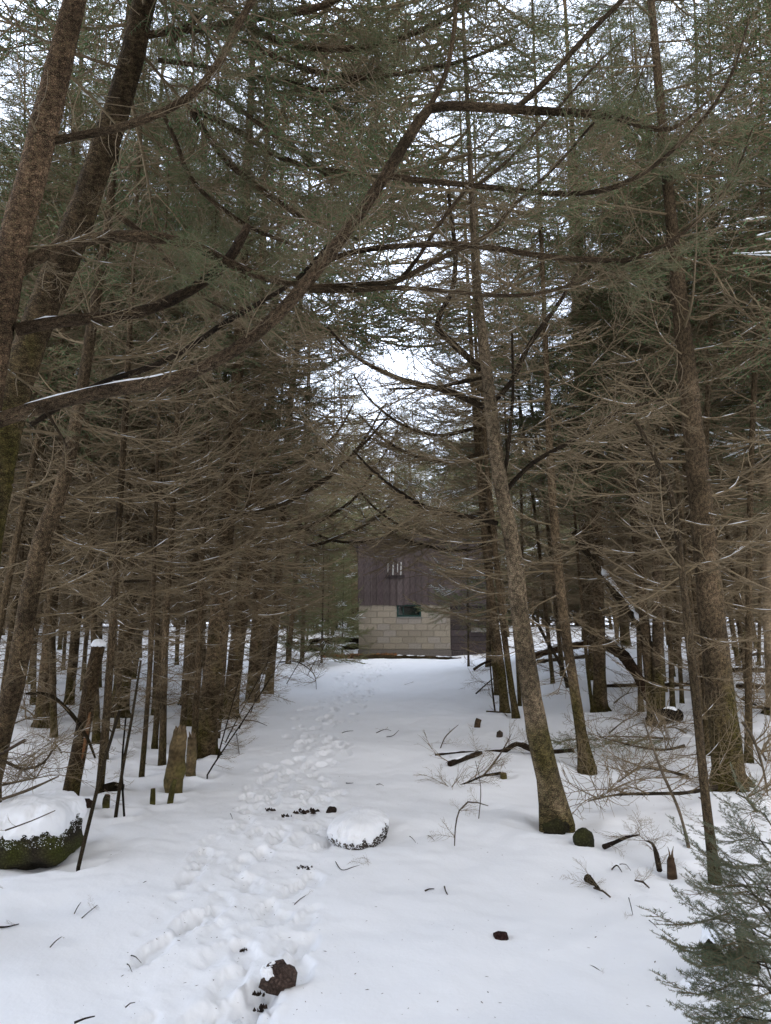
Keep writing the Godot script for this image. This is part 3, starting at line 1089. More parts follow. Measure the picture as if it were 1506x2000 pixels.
	limb(a, [Vector3(-2.204, 3.304, -4.200), Vector3(-2.048, 3.367, -4.250), Vector3(-1.824, 3.420, -4.300), Vector3(-1.562, 3.475, -4.350), Vector3(-1.359, 3.577, -4.400), Vector3(-1.183, 3.713, -4.450), Vector3(-1.036, 3.877, -4.500), Vector3(-0.958, 4.056, -4.550), Vector3(-0.918, 4.192, -4.600)], [0.0384, 0.0376, 0.0355, 0.0346, 0.0351, 0.0342, 0.0334, 0.0311, 0.0258], 12, 0.56, 2, {"from": 0.2, "cut": Color(0.42, 0.27, 0.15), "white": [[0.02, 0.22, 0.016]], "col": Color(0.16, 0.12, 0.09)})
	limb(a, [Vector3(-2.171, 2.778, -4.400), Vector3(-1.912, 3.010, -4.500), Vector3(-1.778, 3.131, -4.600), Vector3(-1.567, 3.248, -4.700), Vector3(-1.364, 3.406, -4.800), Vector3(-1.115, 3.644, -4.900), Vector3(-0.887, 3.839, -5.000), Vector3(-0.647, 4.061, -5.100), Vector3(-0.434, 4.374, -5.200)], [0.0158, 0.0163, 0.0180, 0.0185, 0.0175, 0.0180, 0.0169, 0.0157, 0.0129], 18, 0.56, 2, {"white": [[0.2, 0.34, 0.008], [0.5, 0.6, 0.008]], "col": Color(0.09, 0.07, 0.055)})
	limb(a, [Vector3(-2.134, 2.755, -4.200), Vector3(-2.004, 2.828, -4.133), Vector3(-1.861, 2.674, -4.067), Vector3(-1.767, 2.554, -4.000)], [0.0126, 0.0099, 0.0073, 0.0048], 1, 0.24, 2)
	var b := tree("spruce_tree", "mossy dark spruce trunk hung with lichen just behind the big edge tree", "", [Vector3(-3.042, 0.117, -5.300), Vector3(-2.946, 1.709, -5.337), Vector3(-2.827, 3.078, -5.375), Vector3(-2.658, 3.899, -5.412), Vector3(-2.443, 4.637, -5.450), Vector3(-2.285, 5.320, -5.487), Vector3(-2.135, 6.035, -5.525), Vector3(-2.051, 6.686, -5.562), Vector3(-1.979, 7.414, -5.600)], [0.1463, 0.1467, 0.1456, 0.1418, 0.1373, 0.1281, 0.1184, 0.1123, 0.1060], 14.0,
		{"dead": [3.2, 8.0, 20, 0.7], "green": [5.8, 14.0, 40, 2.4], "snow": 0.05, "pick": 1}, Color(0.20, 0.155, 0.11), 3.4)
	limb(b, [Vector3(-2.174, 6.454, -5.600), Vector3(-1.809, 6.458, -5.533), Vector3(-1.492, 6.433, -5.467), Vector3(-1.184, 6.444, -5.400), Vector3(-0.799, 6.439, -5.333), Vector3(-0.463, 6.471, -5.267), Vector3(-0.215, 6.582, -5.200)], [0.0311, 0.0292, 0.0289, 0.0286, 0.0283, 0.0265, 0.0234], 12, 0.69, 16, {"green_from": 0.25, "white": [[0.5, 0.8, 0.008]]})
	limb(b, [Vector3(-1.500, 6.965, -5.600), Vector3(-1.300, 6.661, -5.525), Vector3(-1.066, 6.394, -5.450), Vector3(-0.800, 6.217, -5.375), Vector3(-0.461, 6.103, -5.300), Vector3(-0.173, 6.053, -5.225), Vector3(0.147, 6.077, -5.150), Vector3(0.500, 6.196, -5.075), Vector3(0.809, 6.435, -5.000)], [0.0283, 0.0293, 0.0288, 0.0283, 0.0264, 0.0232, 0.0215, 0.0198, 0.0169], 20, 0.69, 18, {"green_from": 0.25})
	limb(b, [Vector3(-1.223, 6.454, -5.600), Vector3(-0.910, 6.241, -5.557), Vector3(-0.647, 6.097, -5.514), Vector3(-0.390, 6.002, -5.471), Vector3(-0.096, 5.949, -5.429), Vector3(0.194, 5.969, -5.386), Vector3(0.603, 6.025, -5.343), Vector3(1.010, 6.171, -5.300)], [0.0218, 0.0231, 0.0228, 0.0226, 0.0209, 0.0178, 0.0148, 0.0118], 20, 0.69, 18, {"green_from": 0.25})
	limb(b, [Vector3(-1.905, 6.248, -5.600), Vector3(-1.507, 6.163, -5.567), Vector3(-1.156, 6.052, -5.533), Vector3(-0.811, 5.969, -5.500), Vector3(-0.521, 5.864, -5.467), Vector3(-0.262, 5.916, -5.433), Vector3(-0.012, 6.036, -5.400)], [0.0186, 0.0184, 0.0183, 0.0182, 0.0165, 0.0150, 0.0119], 15, 0.69, 16, {"green_from": 0.25})
	limb(b, [Vector3(-1.630, 5.804, -5.600), Vector3(-1.367, 5.671, -5.583), Vector3(-1.149, 5.534, -5.567), Vector3(-0.932, 5.372, -5.550), Vector3(-0.677, 5.252, -5.533), Vector3(-0.302, 5.169, -5.517), Vector3(0.029, 5.127, -5.500)], [0.0215, 0.0244, 0.0257, 0.0241, 0.0209, 0.0179, 0.0148], 19, 0.69, 14, {"green_from": 0.25, "white": [[0.2, 0.4, 0.008]]})
	limb(b, [Vector3(-1.608, 5.767, -5.600), Vector3(-1.473, 5.558, -5.600), Vector3(-1.318, 5.342, -5.600), Vector3(-1.124, 5.160, -5.600), Vector3(-0.889, 4.979, -5.600), Vector3(-0.678, 4.831, -5.600), Vector3(-0.427, 4.729, -5.600), Vector3(-0.219, 4.632, -5.600)], [0.0214, 0.0229, 0.0243, 0.0241, 0.0240, 0.0210, 0.0179, 0.0119], 20, 0.69, 10, {"green_from": 0.25, "white": [[0.4, 0.6, 0.008]]})
	limb(b, [Vector3(-1.841, 5.743, -5.600), Vector3(-1.734, 5.512, -5.633), Vector3(-1.649, 5.280, -5.667), Vector3(-1.502, 5.095, -5.700), Vector3(-1.335, 4.968, -5.733), Vector3(-1.081, 4.813, -5.767), Vector3(-0.741, 4.694, -5.800)], [0.0153, 0.0184, 0.0184, 0.0184, 0.0169, 0.0154, 0.0123], 20, 0.69, 10, {"green_from": 0.25})
	limb(b, [Vector3(-2.177, 4.854, -5.600), Vector3(-1.988, 4.707, -5.617), Vector3(-1.798, 4.517, -5.633), Vector3(-1.629, 4.327, -5.650), Vector3(-1.462, 4.181, -5.667), Vector3(-1.255, 4.080, -5.683), Vector3(-0.966, 4.000, -5.700)], [0.0240, 0.0240, 0.0239, 0.0239, 0.0209, 0.0179, 0.0119], 15, 0.61, 8, {"green_from": 0.25, "white": [[0.4, 0.65, 0.01]]})
	limb(b, [Vector3(-1.826, 6.406, -5.600), Vector3(-1.560, 6.444, -5.400), Vector3(-1.327, 6.445, -5.200), Vector3(-1.148, 6.523, -5.000)], [0.0280, 0.0271, 0.0262, 0.0226], 6, 0.61, 14, {"green_from": 0.25})
	limb(b, [Vector3(-1.510, 6.025, -5.600), Vector3(-1.194, 5.753, -5.550), Vector3(-0.885, 5.474, -5.500), Vector3(-0.627, 5.250, -5.450), Vector3(-0.457, 5.063, -5.400)], [0.0216, 0.0182, 0.0180, 0.0177, 0.0146], 12, 0.61, 12, {"green_from": 0.25})
	var c := tree("spruce_tree", "leaning spruce at the left edge with thick knotty trunk behind the boulder", "", [Vector3(-3.278, 0.254, -6.400), Vector3(-3.233, 0.620, -6.425), Vector3(-3.146, 1.210, -6.450), Vector3(-3.048, 2.178, -6.475), Vector3(-2.875, 2.846, -6.500), Vector3(-2.775, 3.684, -6.525), Vector3(-2.713, 4.483, -6.550), Vector3(-2.661, 5.108, -6.575), Vector3(-2.634, 5.806, -6.600)], [0.1020, 0.1033, 0.1008, 0.0944, 0.0778, 0.0655, 0.0573, 0.0534, 0.0445], 11.0,
		{"dead": [0.9, 7.0, 46, 1.5], "green": [6.5, 11.0, 26, 1.6], "pick": 2, "towards": 0.3, "share": 0.4}, Color(0.28, 0.22, 0.165), 0.5)


func over_ride(spec: Dictionary, reach: Array) -> Dictionary:
	var d := spec.duplicate()
	d.over = reach
	return d


func left_trees() -> void:
	var g := "spruces along the left side of the path"
	var thin := {"dead": [0.4, 5.2, 48, 1.2], "green": [4.6, 9.5, 34, 1.3], "towards": -0.1, "share": 0.4}
	var mid := {"dead": [0.3, 6.2, 66, 1.6], "green": [5.2, 12.5, 38, 1.7], "towards": 0.0, "share": 0.4}
	var deep := {"dead": [0.3, 5.6, 52, 1.5], "green": [4.8, 11.5, 50, 1.8]}
	tree("spruce_tree", "straight thin spruce with mossy foot left of the cut snag", g, [Vector3(-2.632, 0.036, -7.110), Vector3(-2.598, 1.170, -7.110), Vector3(-2.587, 2.634, -7.110), Vector3(-2.580, 3.871, -7.110)], [0.0425, 0.0435, 0.0398, 0.0357], 9.0, thin)
	tree("spruce_tree", "thin grey spruce stem rising beside the snag with the snow cap", g, [Vector3(-2.448, 0.048, -7.730), Vector3(-2.428, 0.622, -7.730), Vector3(-2.411, 1.495, -7.730), Vector3(-2.429, 2.724, -7.730)], [0.0309, 0.0312, 0.0317, 0.0270], 7.0, thin)
	tree("spruce_tree", "slim mossy spruce pole left of the rotten stumps", g, [Vector3(-2.440, 0.066, -8.390), Vector3(-2.463, 1.373, -8.390), Vector3(-2.442, 2.820, -8.390), Vector3(-2.433, 4.031, -8.390)], [0.0476, 0.0458, 0.0411, 0.0360], 9.0, thin)
	tree("spruce_tree", "slim dark spruce pole just behind the rotten stumps", g, [Vector3(-2.589, 0.106, -9.710), Vector3(-2.532, 1.338, -9.710), Vector3(-2.487, 3.012, -9.710), Vector3(-2.434, 4.414, -9.710)], [0.0488, 0.0497, 0.0442, 0.0347], 9.0, thin)
	tree("spruce_tree", "stout spruce with mossy double foot behind the thin poles", g, [Vector3(-3.916, 0.221, -11.190), Vector3(-3.861, 1.676, -11.190), Vector3(-3.845, 3.227, -11.190), Vector3(-3.812, 4.678, -11.190)], [0.1431, 0.1382, 0.1175, 0.0957], 12.0, deep)
	tree("spruce_tree", "medium spruce with blackened mossy foot far left behind the leaning trunk", g, [Vector3(-5.011, 0.300, -12.020), Vector3(-4.980, 1.275, -12.020), Vector3(-4.963, 2.925, -12.020), Vector3(-4.962, 4.643, -12.020)], [0.0892, 0.0903, 0.0837, 0.0683], 11.0, deep)
	var knot := tree("spruce_tree", "thick twiggy spruce with a dark knot beside the path", g, [Vector3(-2.087, 0.079, -8.850), Vector3(-2.040, 0.771, -8.850), Vector3(-1.982, 1.361, -8.850), Vector3(-1.929, 2.576, -8.850), Vector3(-1.864, 3.519, -8.850), Vector3(-1.843, 4.295, -8.850)], [0.1597, 0.1496, 0.1450, 0.1294, 0.1126, 0.0950], 13.0, over_ride(mid, [5.2, 9.6, 20, 2.8]))
	tree("spruce_tree", "reddish twiggy spruce second back from the knotted one", g, [Vector3(-2.335, 0.161, -11.380), Vector3(-2.209, 1.677, -11.380), Vector3(-2.094, 3.255, -11.380), Vector3(-2.056, 4.898, -11.380)], [0.1455, 0.1405, 0.1274, 0.1057], 13.0, over_ride(mid, [6.0, 11.0, 16, 2.8]))
	tree("spruce_tree", "brown spruce crowded with twigs third along the left path edge", g, [Vector3(-2.291, 0.222, -13.060), Vector3(-2.206, 2.135, -13.060), Vector3(-2.151, 4.432, -13.060), Vector3(-2.091, 5.868, -13.060)], [0.1410, 0.1351, 0.1200, 0.0938], 13.0, over_ride(mid, [6.0, 12.0, 14, 2.8]))
	var front := tree("spruce_tree", "slim bare spruce at the front of the row where the path narrows", g, [Vector3(-2.140, 0.250, -13.830), Vector3(-2.025, 1.882, -13.830), Vector3(-1.945, 3.611, -13.830), Vector3(-1.847, 5.608, -13.830), Vector3(-1.730, 6.845, -13.830)], [0.1028, 0.0951, 0.0871, 0.0790, 0.0600], 12.0, over_ride(mid, [5.0, 12.0, 20, 2.8]))
	tree("spruce_tree", "slender spruce near the building left of the path", g, [Vector3(-2.586, 0.428, -20.030), Vector3(-2.458, 2.420, -20.030), Vector3(-2.327, 4.513, -20.030)], [0.0817, 0.0829, 0.0701], 11.0, mid)
	tree("spruce_tree", "slender leaning spruce next to the slender one near the building", g, [Vector3(-2.362, 0.439, -21.310), Vector3(-2.336, 2.472, -21.310), Vector3(-2.307, 4.398, -21.310)], [0.0724, 0.0735, 0.0595], 10.0, mid)
	var tw := Color(0.15, 0.12, 0.09)
	limb(knot, [Vector3(-1.845, 2.856, -8.850), Vector3(-1.468, 2.934, -9.000), Vector3(-1.047, 3.151, -9.150), Vector3(-0.675, 3.449, -9.300), Vector3(-0.288, 3.868, -9.450), Vector3(0.082, 4.346, -9.600)], [0.0310, 0.0284, 0.0257, 0.0230, 0.0168, 0.0103], 20, 1.2, 0, {"col": tw, "white": [[0.05, 0.5, 0.008]]})
	limb(knot, [Vector3(-1.840, 3.328, -8.850), Vector3(-1.405, 3.377, -8.938), Vector3(-0.977, 3.590, -9.025), Vector3(-0.635, 3.907, -9.112), Vector3(-0.414, 4.334, -9.200)], [0.0249, 0.0221, 0.0191, 0.0162, 0.0099], 18, 1.1, 0, {"col": tw})
	limb(knot, [Vector3(-1.923, 2.390, -8.850), Vector3(-2.253, 2.138, -8.738), Vector3(-2.580, 2.072, -8.625), Vector3(-3.015, 2.036, -8.512), Vector3(-3.387, 2.129, -8.400)], [0.0246, 0.0211, 0.0179, 0.0147, 0.0087], 18, 1.0, 0, {"col": tw})
	limb(front, [Vector3(-1.967, 3.230, -13.900), Vector3(-1.282, 3.412, -13.800), Vector3(-0.606, 3.835, -13.700), Vector3(-0.125, 4.500, -13.600), Vector3(0.240, 5.116, -13.500)], [0.0388, 0.0337, 0.0288, 0.0240, 0.0144], 20, 1.6, 0, {"col": tw, "white": [[0.1, 0.4, 0.01]]})
	limb(front, [Vector3(-2.003, 3.113, -13.900), Vector3(-1.446, 2.992, -14.050), Vector3(-0.821, 3.215, -14.200), Vector3(-0.181, 3.565, -14.350), Vector3(0.428, 4.172, -14.500)], [0.0387, 0.0342, 0.0297, 0.0251, 0.0153], 20, 1.5, 0, {"col": tw, "white": [[0.1, 0.5, 0.01]]})
	limb(front, [Vector3(-1.952, 3.967, -13.900), Vector3(-1.424, 4.075, -13.675), Vector3(-0.864, 4.371, -13.450), Vector3(-0.385, 4.871, -13.225), Vector3(-0.046, 5.415, -13.000)], [0.0390, 0.0337, 0.0285, 0.0235, 0.0139], 20, 1.5, 0, {"col": tw})
	limb(front, [Vector3(-1.955, 3.621, -13.900), Vector3(-1.313, 3.212, -14.175), Vector3(-0.633, 3.092, -14.450), Vector3(0.072, 3.275, -14.725), Vector3(0.703, 3.728, -15.000)], [0.0340, 0.0296, 0.0251, 0.0205, 0.0157], 20, 1.5, 1, {"col": tw})
	tree("spruce_tree", "thin spruce pole in front of the knotted spruce", g, [Vector3(-2.152, 0.107, -9.790), Vector3(-2.101, 1.008, -9.790), Vector3(-2.069, 2.338, -9.790), Vector3(-2.052, 3.372, -9.790)], [0.0394, 0.0399, 0.0339, 0.0275], 7.0, thin)
	tree("spruce_tree", "thin dead spruce with a bleached bark strip touching the knotted spruce", g, [Vector3(-2.148, 0.070, -8.580), Vector3(-2.138, 0.740, -8.580), Vector3(-2.125, 1.658, -8.580), Vector3(-2.121, 2.546, -8.580)], [0.0458, 0.0435, 0.0412, 0.0358], 7.0, thin)
	tree("spruce_tree", "twig thin spruce right of the stout double footed one", g, [Vector3(-4.068, 0.296, -13.010), Vector3(-4.096, 1.688, -13.010), Vector3(-4.124, 3.492, -13.010)], [0.0351, 0.0357, 0.0319], 6.0, thin)
	tree("spruce_tree", "faint grey spruce pole before the snow mound", g, [Vector3(-5.019, 0.504, -18.110), Vector3(-5.031, 2.341, -18.110), Vector3(-5.057, 4.877, -18.110)], [0.0615, 0.0624, 0.0510], 8.0, deep)
	tree("spruce_tree", "dark spruce pole on the snow mound", g, [Vector3(-4.824, 0.528, -19.440), Vector3(-4.852, 2.797, -19.440), Vector3(-4.868, 5.118, -19.440)], [0.0595, 0.0538, 0.0479], 8.0, deep)
	tree("spruce_tree", "dark forked spruce between the leaning trunk and the cut snag", g, [Vector3(-4.871, 0.249, -10.680), Vector3(-4.848, 1.311, -10.680), Vector3(-4.871, 2.777, -10.680), Vector3(-4.900, 3.916, -10.680)], [0.0431, 0.0437, 0.0372, 0.0302], 8.0, deep)
	tree("spruce_tree", "crooked spruce far left with bare twigs down to the snow", g, [Vector3(-5.436, 0.270, -11.090), Vector3(-5.424, 1.675, -11.090), Vector3(-5.378, 3.213, -11.090), Vector3(-5.343, 4.407, -11.090)], [0.0672, 0.0685, 0.0621, 0.0552], 10.0, deep)
	tree("dead_sapling", "thin black leaning dead sapling standing beside the boulder", "", [Vector3(-2.018, 0.002, -5.140), Vector3(-1.952, 0.323, -5.140), Vector3(-1.885, 0.650, -5.140), Vector3(-1.797, 0.990, -5.140)], [0.0151, 0.0153, 0.0137, 0.0121], 1.0, {"dead": [0.4, 1.1, 3, 0.3]}, Color(0.17, 0.14, 0.105), 0.2)
	tree("dead_sapling", "thin dark dead sapling with bare twigs left of the rotten stumps", "", [Vector3(-2.203, 0.020, -6.330), Vector3(-2.164, 0.390, -6.330), Vector3(-2.108, 0.799, -6.330), Vector3(-2.057, 1.259, -6.330)], [0.0167, 0.0160, 0.0145, 0.0103], 1.4, {"dead": [0.1, 1.4, 18, 0.6]}, Color(0.17, 0.14, 0.105), 0.1)
	tree("dead_sapling", "spindly dead sapling nearest the little mossy post", "", [Vector3(-2.143, 0.020, -6.360), Vector3(-2.182, 0.384, -6.360), Vector3(-2.169, 0.796, -6.360)], [0.0105, 0.0106, 0.0086], 0.9, {"dead": [0.1, 0.9, 10, 0.4]}, Color(0.06, 0.05, 0.04), 0.1)
	tall_green("tall green spruce behind the row of spruces on the left", Vector3(-3.3, 0, -12.6), 0.12, 15.0, 4.4, 120, 2.2, 0.12)
	tall_green("tall grey green spruce near the end of the left row", Vector3(-2.75, 0, -17.2), 0.11, 15.0, 4.6, 110, 1.9, 0.2)
	tall_green("tall dark spruce in the wood above the cut snag", Vector3(-4.6, 0, -10.2), 0.11, 13.5, 4.4, 100, 2.2, 0.25)
	# dead wisps at the edge of the path under the row
	var w := [Vector3(-1.790, 0.049, -7.730), Vector3(-1.879, 0.071, -8.580), Vector3(-1.982, 0.097, -9.460), Vector3(-2.015, 0.132, -10.530), Vector3(-2.082, 0.175, -11.760), Vector3(-2.017, 0.308, -15.440), Vector3(-1.774, 0.361, -17.100), Vector3(-1.709, 0.412, -19.210)]
	var words := ["nearest the rotten stumps", "before the knotted spruce", "beside the knotted spruce", "before the reddish spruce", "below the third row spruce", "past the end of the row", "short of the building", "near the building wall"]
	for i in w.size():
		var p: Vector3 = w[i]
		rng.seed = 900 + i
		var lean := Vector3(rng.randf_range(0.1, 0.35), 0.5, rng.randf_range(-0.1, 0.2))
		tree("dead_sapling", "dead twiggy sapling leaning over the snow " + words[i], "dead saplings along the left edge of the path", [p, p + lean, p + lean * 2.0], [0.010, 0.008, 0.004], 1.0, {"dead": [0.05, 0.95, 14, 0.9], "towards": 0.2, "share": 0.6}, Color(0.09, 0.07, 0.055), 0.0)


func tall_green(label: String, at: Vector3, r: float, tall: float, from: float, count: int, longest: float, snow: float) -> void:
	at.y = ground_y(at.x, at.z)
	tree("spruce_tree", label, "tall green spruces standing in the wood", [at, at + Vector3(0.06, tall * 0.25, 0.03), at + Vector3(-0.03, tall * 0.5, -0.03)], [r, r * 0.8, r * 0.62], tall, {"dead": [0.5, from + 1.2, 46, 1.7], "green": [from, tall, count, longest], "snow": snow, "pick": int(absf(at.z))}, Color(0.28, 0.22, 0.165), 0.5)


func right_trees() -> void:
	var g := "spruces along the right side of the path"
	var a := tree("spruce_tree", "leaning spruce with banded bark and mossy green foot right of the path", "", [Vector3(1.336, 0.014, -6.050), Vector3(1.275, 0.366, -6.050), Vector3(1.205, 0.717, -6.050), Vector3(1.111, 1.437, -6.050), Vector3(1.039, 2.225, -6.050), Vector3(0.947, 2.781, -6.050), Vector3(0.883, 3.442, -6.050), Vector3(0.826, 4.078, -6.050), Vector3(0.793, 4.450, -6.050), Vector3(0.774, 4.875, -6.050)], [0.1476, 0.1167, 0.1055, 0.0909, 0.0800, 0.0725, 0.0649, 0.0483, 0.0399, 0.0313], 10.0,
		{"dead": [1.2, 5.5, 40, 0.9], "green": [5.2, 10.0, 26, 1.4], "over": [4.8, 9.0, 12, 2.2], "towards": 3.0, "share": 0.35}, Color(0.36, 0.30, 0.24), 0.62)
	var dk := Color(0.10, 0.078, 0.06)
	limb(a, [Vector3(0.833, 3.390, -6.100), Vector3(0.561, 3.540, -6.160), Vector3(0.210, 3.651, -6.220), Vector3(-0.059, 3.783, -6.280), Vector3(-0.288, 3.947, -6.340), Vector3(-0.525, 4.221, -6.400)], [0.0262, 0.0265, 0.0223, 0.0203, 0.0160, 0.0116], 27, 0.90, 0, {"white": [[0.02, 0.3, 0.006]], "col": dk})
	limb(a, [Vector3(0.821, 3.721, -6.100), Vector3(0.668, 3.863, -6.087), Vector3(0.537, 3.987, -6.075), Vector3(0.440, 4.083, -6.062), Vector3(0.499, 4.263, -6.050), Vector3(0.570, 4.397, -6.037), Vector3(0.608, 4.672, -6.025), Vector3(0.584, 4.998, -6.013), Vector3(0.551, 5.278, -6.000)], [0.0285, 0.0286, 0.0264, 0.0242, 0.0221, 0.0221, 0.0200, 0.0178, 0.0134], 22, 0.70, 0, {"col": dk})
	limb(a, [Vector3(0.912, 3.435, -6.100), Vector3(1.076, 3.605, -6.067), Vector3(1.185, 3.843, -6.033), Vector3(1.293, 4.012, -6.000), Vector3(1.467, 4.249, -5.967), Vector3(1.597, 4.464, -5.933), Vector3(1.726, 4.655, -5.900)], [0.0240, 0.0240, 0.0218, 0.0218, 0.0174, 0.0131, 0.0087], 22, 0.70, 0, {"col": dk, "white": [[0.5, 0.7, 0.006]]})
	limb(a, [Vector3(0.974, 2.726, -6.100), Vector3(1.009, 2.907, -6.025), Vector3(1.034, 3.193, -5.950), Vector3(1.049, 3.476, -5.875), Vector3(1.039, 3.931, -5.800)], [0.0172, 0.0170, 0.0148, 0.0126, 0.0084], 10, 0.50, 0, {"col": dk})
	limb(a, [Vector3(0.933, 2.392, -6.100), Vector3(0.765, 2.446, -6.180), Vector3(0.556, 2.510, -6.260), Vector3(0.298, 2.589, -6.340), Vector3(-0.059, 2.854, -6.420), Vector3(-0.290, 3.104, -6.500)], [0.0192, 0.0194, 0.0175, 0.0156, 0.0113, 0.0092], 30, 0.90, 0, {"white": [[0.02, 0.25, 0.006]], "col": dk})
	limb(a, [Vector3(0.837, 3.648, -6.100), Vector3(0.651, 3.634, -6.167), Vector3(0.434, 3.609, -6.233), Vector3(0.032, 3.612, -6.300)], [0.0175, 0.0177, 0.0134, 0.0090], 15, 0.70, 0, {"white": [[0.1, 0.6, 0.005]], "col": dk})
	limb(a, [Vector3(0.999, 2.660, -6.100), Vector3(1.227, 2.890, -6.050), Vector3(1.563, 3.075, -6.000), Vector3(1.984, 3.324, -5.950), Vector3(2.310, 3.397, -5.900)], [0.0214, 0.0192, 0.0170, 0.0127, 0.0084], 27, 0.90, 0, {"col": dk})
	tree("spruce_tree", "slim mossy spruce leaning just beyond the banded leaning one", g, [Vector3(2.094, 0.060, -8.000), Vector3(2.050, 0.432, -8.000), Vector3(1.980, 1.010, -8.000), Vector3(1.904, 1.654, -8.000), Vector3(1.849, 2.482, -8.000), Vector3(1.821, 3.335, -8.000), Vector3(1.811, 4.274, -8.000)], [0.0906, 0.0698, 0.0651, 0.0659, 0.0613, 0.0509, 0.0402], 10.0,
		{"dead": [1.0, 7.0, 39, 1.5], "green": [5.5, 10.0, 30, 1.6], "over": [5.0, 9.0, 14, 2.4], "towards": 3.1, "share": 0.4})
	tree("spruce_tree", "very big spruce with a broad mossy foot at the right", "", [Vector3(3.213, 0.069, -7.210), Vector3(3.207, 0.407, -7.210), Vector3(3.183, 0.925, -7.210), Vector3(3.141, 1.895, -7.210), Vector3(3.104, 2.905, -7.210), Vector3(3.061, 3.903, -7.210), Vector3(3.020, 4.996, -7.210), Vector3(2.980, 5.905, -7.210)], [0.1820, 0.1736, 0.1608, 0.1441, 0.1268, 0.1138, 0.0950, 0.0698], 13.0,
		{"dead": [1.0, 6.6, 46, 1.7], "green": [6.0, 13.0, 40, 2.3], "snow": 0.08}, Color(0.26, 0.205, 0.155), 1.1)
	tree("spruce_tree", "thin dark crooked spruce standing behind the green fir sapling", "", [Vector3(2.106, 0.003, -5.020), Vector3(2.078, 0.448, -5.020), Vector3(2.057, 0.965, -5.020), Vector3(2.032, 1.464, -5.020), Vector3(2.007, 1.979, -5.020), Vector3(1.970, 2.437, -5.020), Vector3(1.855, 2.743, -5.020), Vector3(1.742, 2.981, -5.020)], [0.0394, 0.0366, 0.0355, 0.0326, 0.0278, 0.0247, 0.0213, 0.0143], 3.4,
		{"dead": [0.25, 3.3, 30, 0.9], "towards": 2.6, "share": 0.4}, Color(0.22, 0.175, 0.13), 0.4)
	var pair := tree("spruce_tree", "mossy spruce with thick flared foot in the close pair beyond the path edge", g, [Vector3(1.843, 0.191, -11.750), Vector3(1.796, 0.889, -11.750), Vector3(1.688, 1.840, -11.750), Vector3(1.587, 2.895, -11.750), Vector3(1.512, 4.148, -11.750), Vector3(1.449, 5.352, -11.750)], [0.0949, 0.0758, 0.0727, 0.0655, 0.0581, 0.0506], 12.0, {"dead": [0.8, 7.0, 46, 1.9], "green": [6.0, 12.0, 26, 1.6], "over": [6.0, 12.0, 24, 2.9], "towards": 3.1, "share": 0.5})
	tree("spruce_tree", "pale lichen spotted spruce in front of the close pair", g, [Vector3(1.916, 0.165, -11.170), Vector3(1.846, 0.702, -11.170), Vector3(1.765, 1.449, -11.170), Vector3(1.679, 2.442, -11.170), Vector3(1.587, 3.621, -11.170), Vector3(1.529, 4.673, -11.170)], [0.0601, 0.0567, 0.0573, 0.0542, 0.0471, 0.0398], 11.0, {"dead": [0.8, 7.0, 42, 1.7], "green": [6.0, 11.0, 22, 1.4], "towards": 3.0, "share": 0.5})
	tree("spruce_tree", "brown spruce hindmost of the close pair by the path", g, [Vector3(2.014, 0.307, -13.610), Vector3(1.951, 1.232, -13.610), Vector3(1.899, 2.344, -13.610), Vector3(1.832, 3.772, -13.610)], [0.0736, 0.0697, 0.0658, 0.0573], 12.0, {"dead": [0.8, 7.5, 39, 2.2], "green": [6.0, 12.0, 24, 1.6], "towards": 3.1, "share": 0.6})
	var tw := Color(0.13, 0.105, 0.08)
	limb(pair, [Vector3(1.597, 3.302, -11.700), Vector3(1.133, 3.236, -11.825), Vector3(0.561, 3.422, -11.950), Vector3(0.059, 3.785, -12.075), Vector3(-0.302, 4.290, -12.200)], [0.0328, 0.0289, 0.0251, 0.0212, 0.0129], 22, 1.4, 0, {"col": tw, "white": [[0.05, 0.4, 0.008]]})
	limb(pair, [Vector3(1.627, 2.792, -11.700), Vector3(1.223, 2.703, -11.975), Vector3(0.741, 2.796, -12.250), Vector3(0.236, 2.998, -12.525), Vector3(-0.134, 3.326, -12.800)], [0.0325, 0.0291, 0.0255, 0.0174, 0.0134], 20, 1.3, 0, {"col": tw})
	limb(pair, [Vector3(1.532, 4.264, -11.700), Vector3(1.046, 4.110, -11.650), Vector3(0.468, 4.199, -11.600), Vector3(-0.025, 4.456, -11.550), Vector3(-0.435, 4.865, -11.500)], [0.0331, 0.0288, 0.0246, 0.0205, 0.0123], 22, 1.4, 0, {"col": tw, "white": [[0.1, 0.4, 0.008]]})
	limb(pair, [Vector3(1.474, 4.690, -11.700), Vector3(0.876, 4.517, -11.525), Vector3(0.299, 4.622, -11.350), Vector3(-0.248, 5.003, -11.175), Vector3(-0.499, 5.359, -11.000)], [0.0333, 0.0287, 0.0242, 0.0160, 0.0119], 20, 1.4, 0, {"col": tw})
	limb(pair, [Vector3(1.610, 3.136, -11.700), Vector3(1.076, 3.025, -12.150), Vector3(0.413, 3.122, -12.600), Vector3(-0.210, 3.590, -13.050), Vector3(-0.599, 4.140, -13.500)], [0.0286, 0.0254, 0.0220, 0.0183, 0.0143], 20, 1.5, 0, {"col": tw})
	tree("spruce_tree", "thin spruce pole behind the leaning banded trunk", g, [Vector3(2.184, 0.239, -12.360), Vector3(2.162, 1.017, -12.360), Vector3(2.130, 2.106, -12.360), Vector3(2.093, 3.398, -12.360)], [0.0375, 0.0379, 0.0341, 0.0303], 8.0, {"dead": [0.8, 6.0, 30, 1.2]})
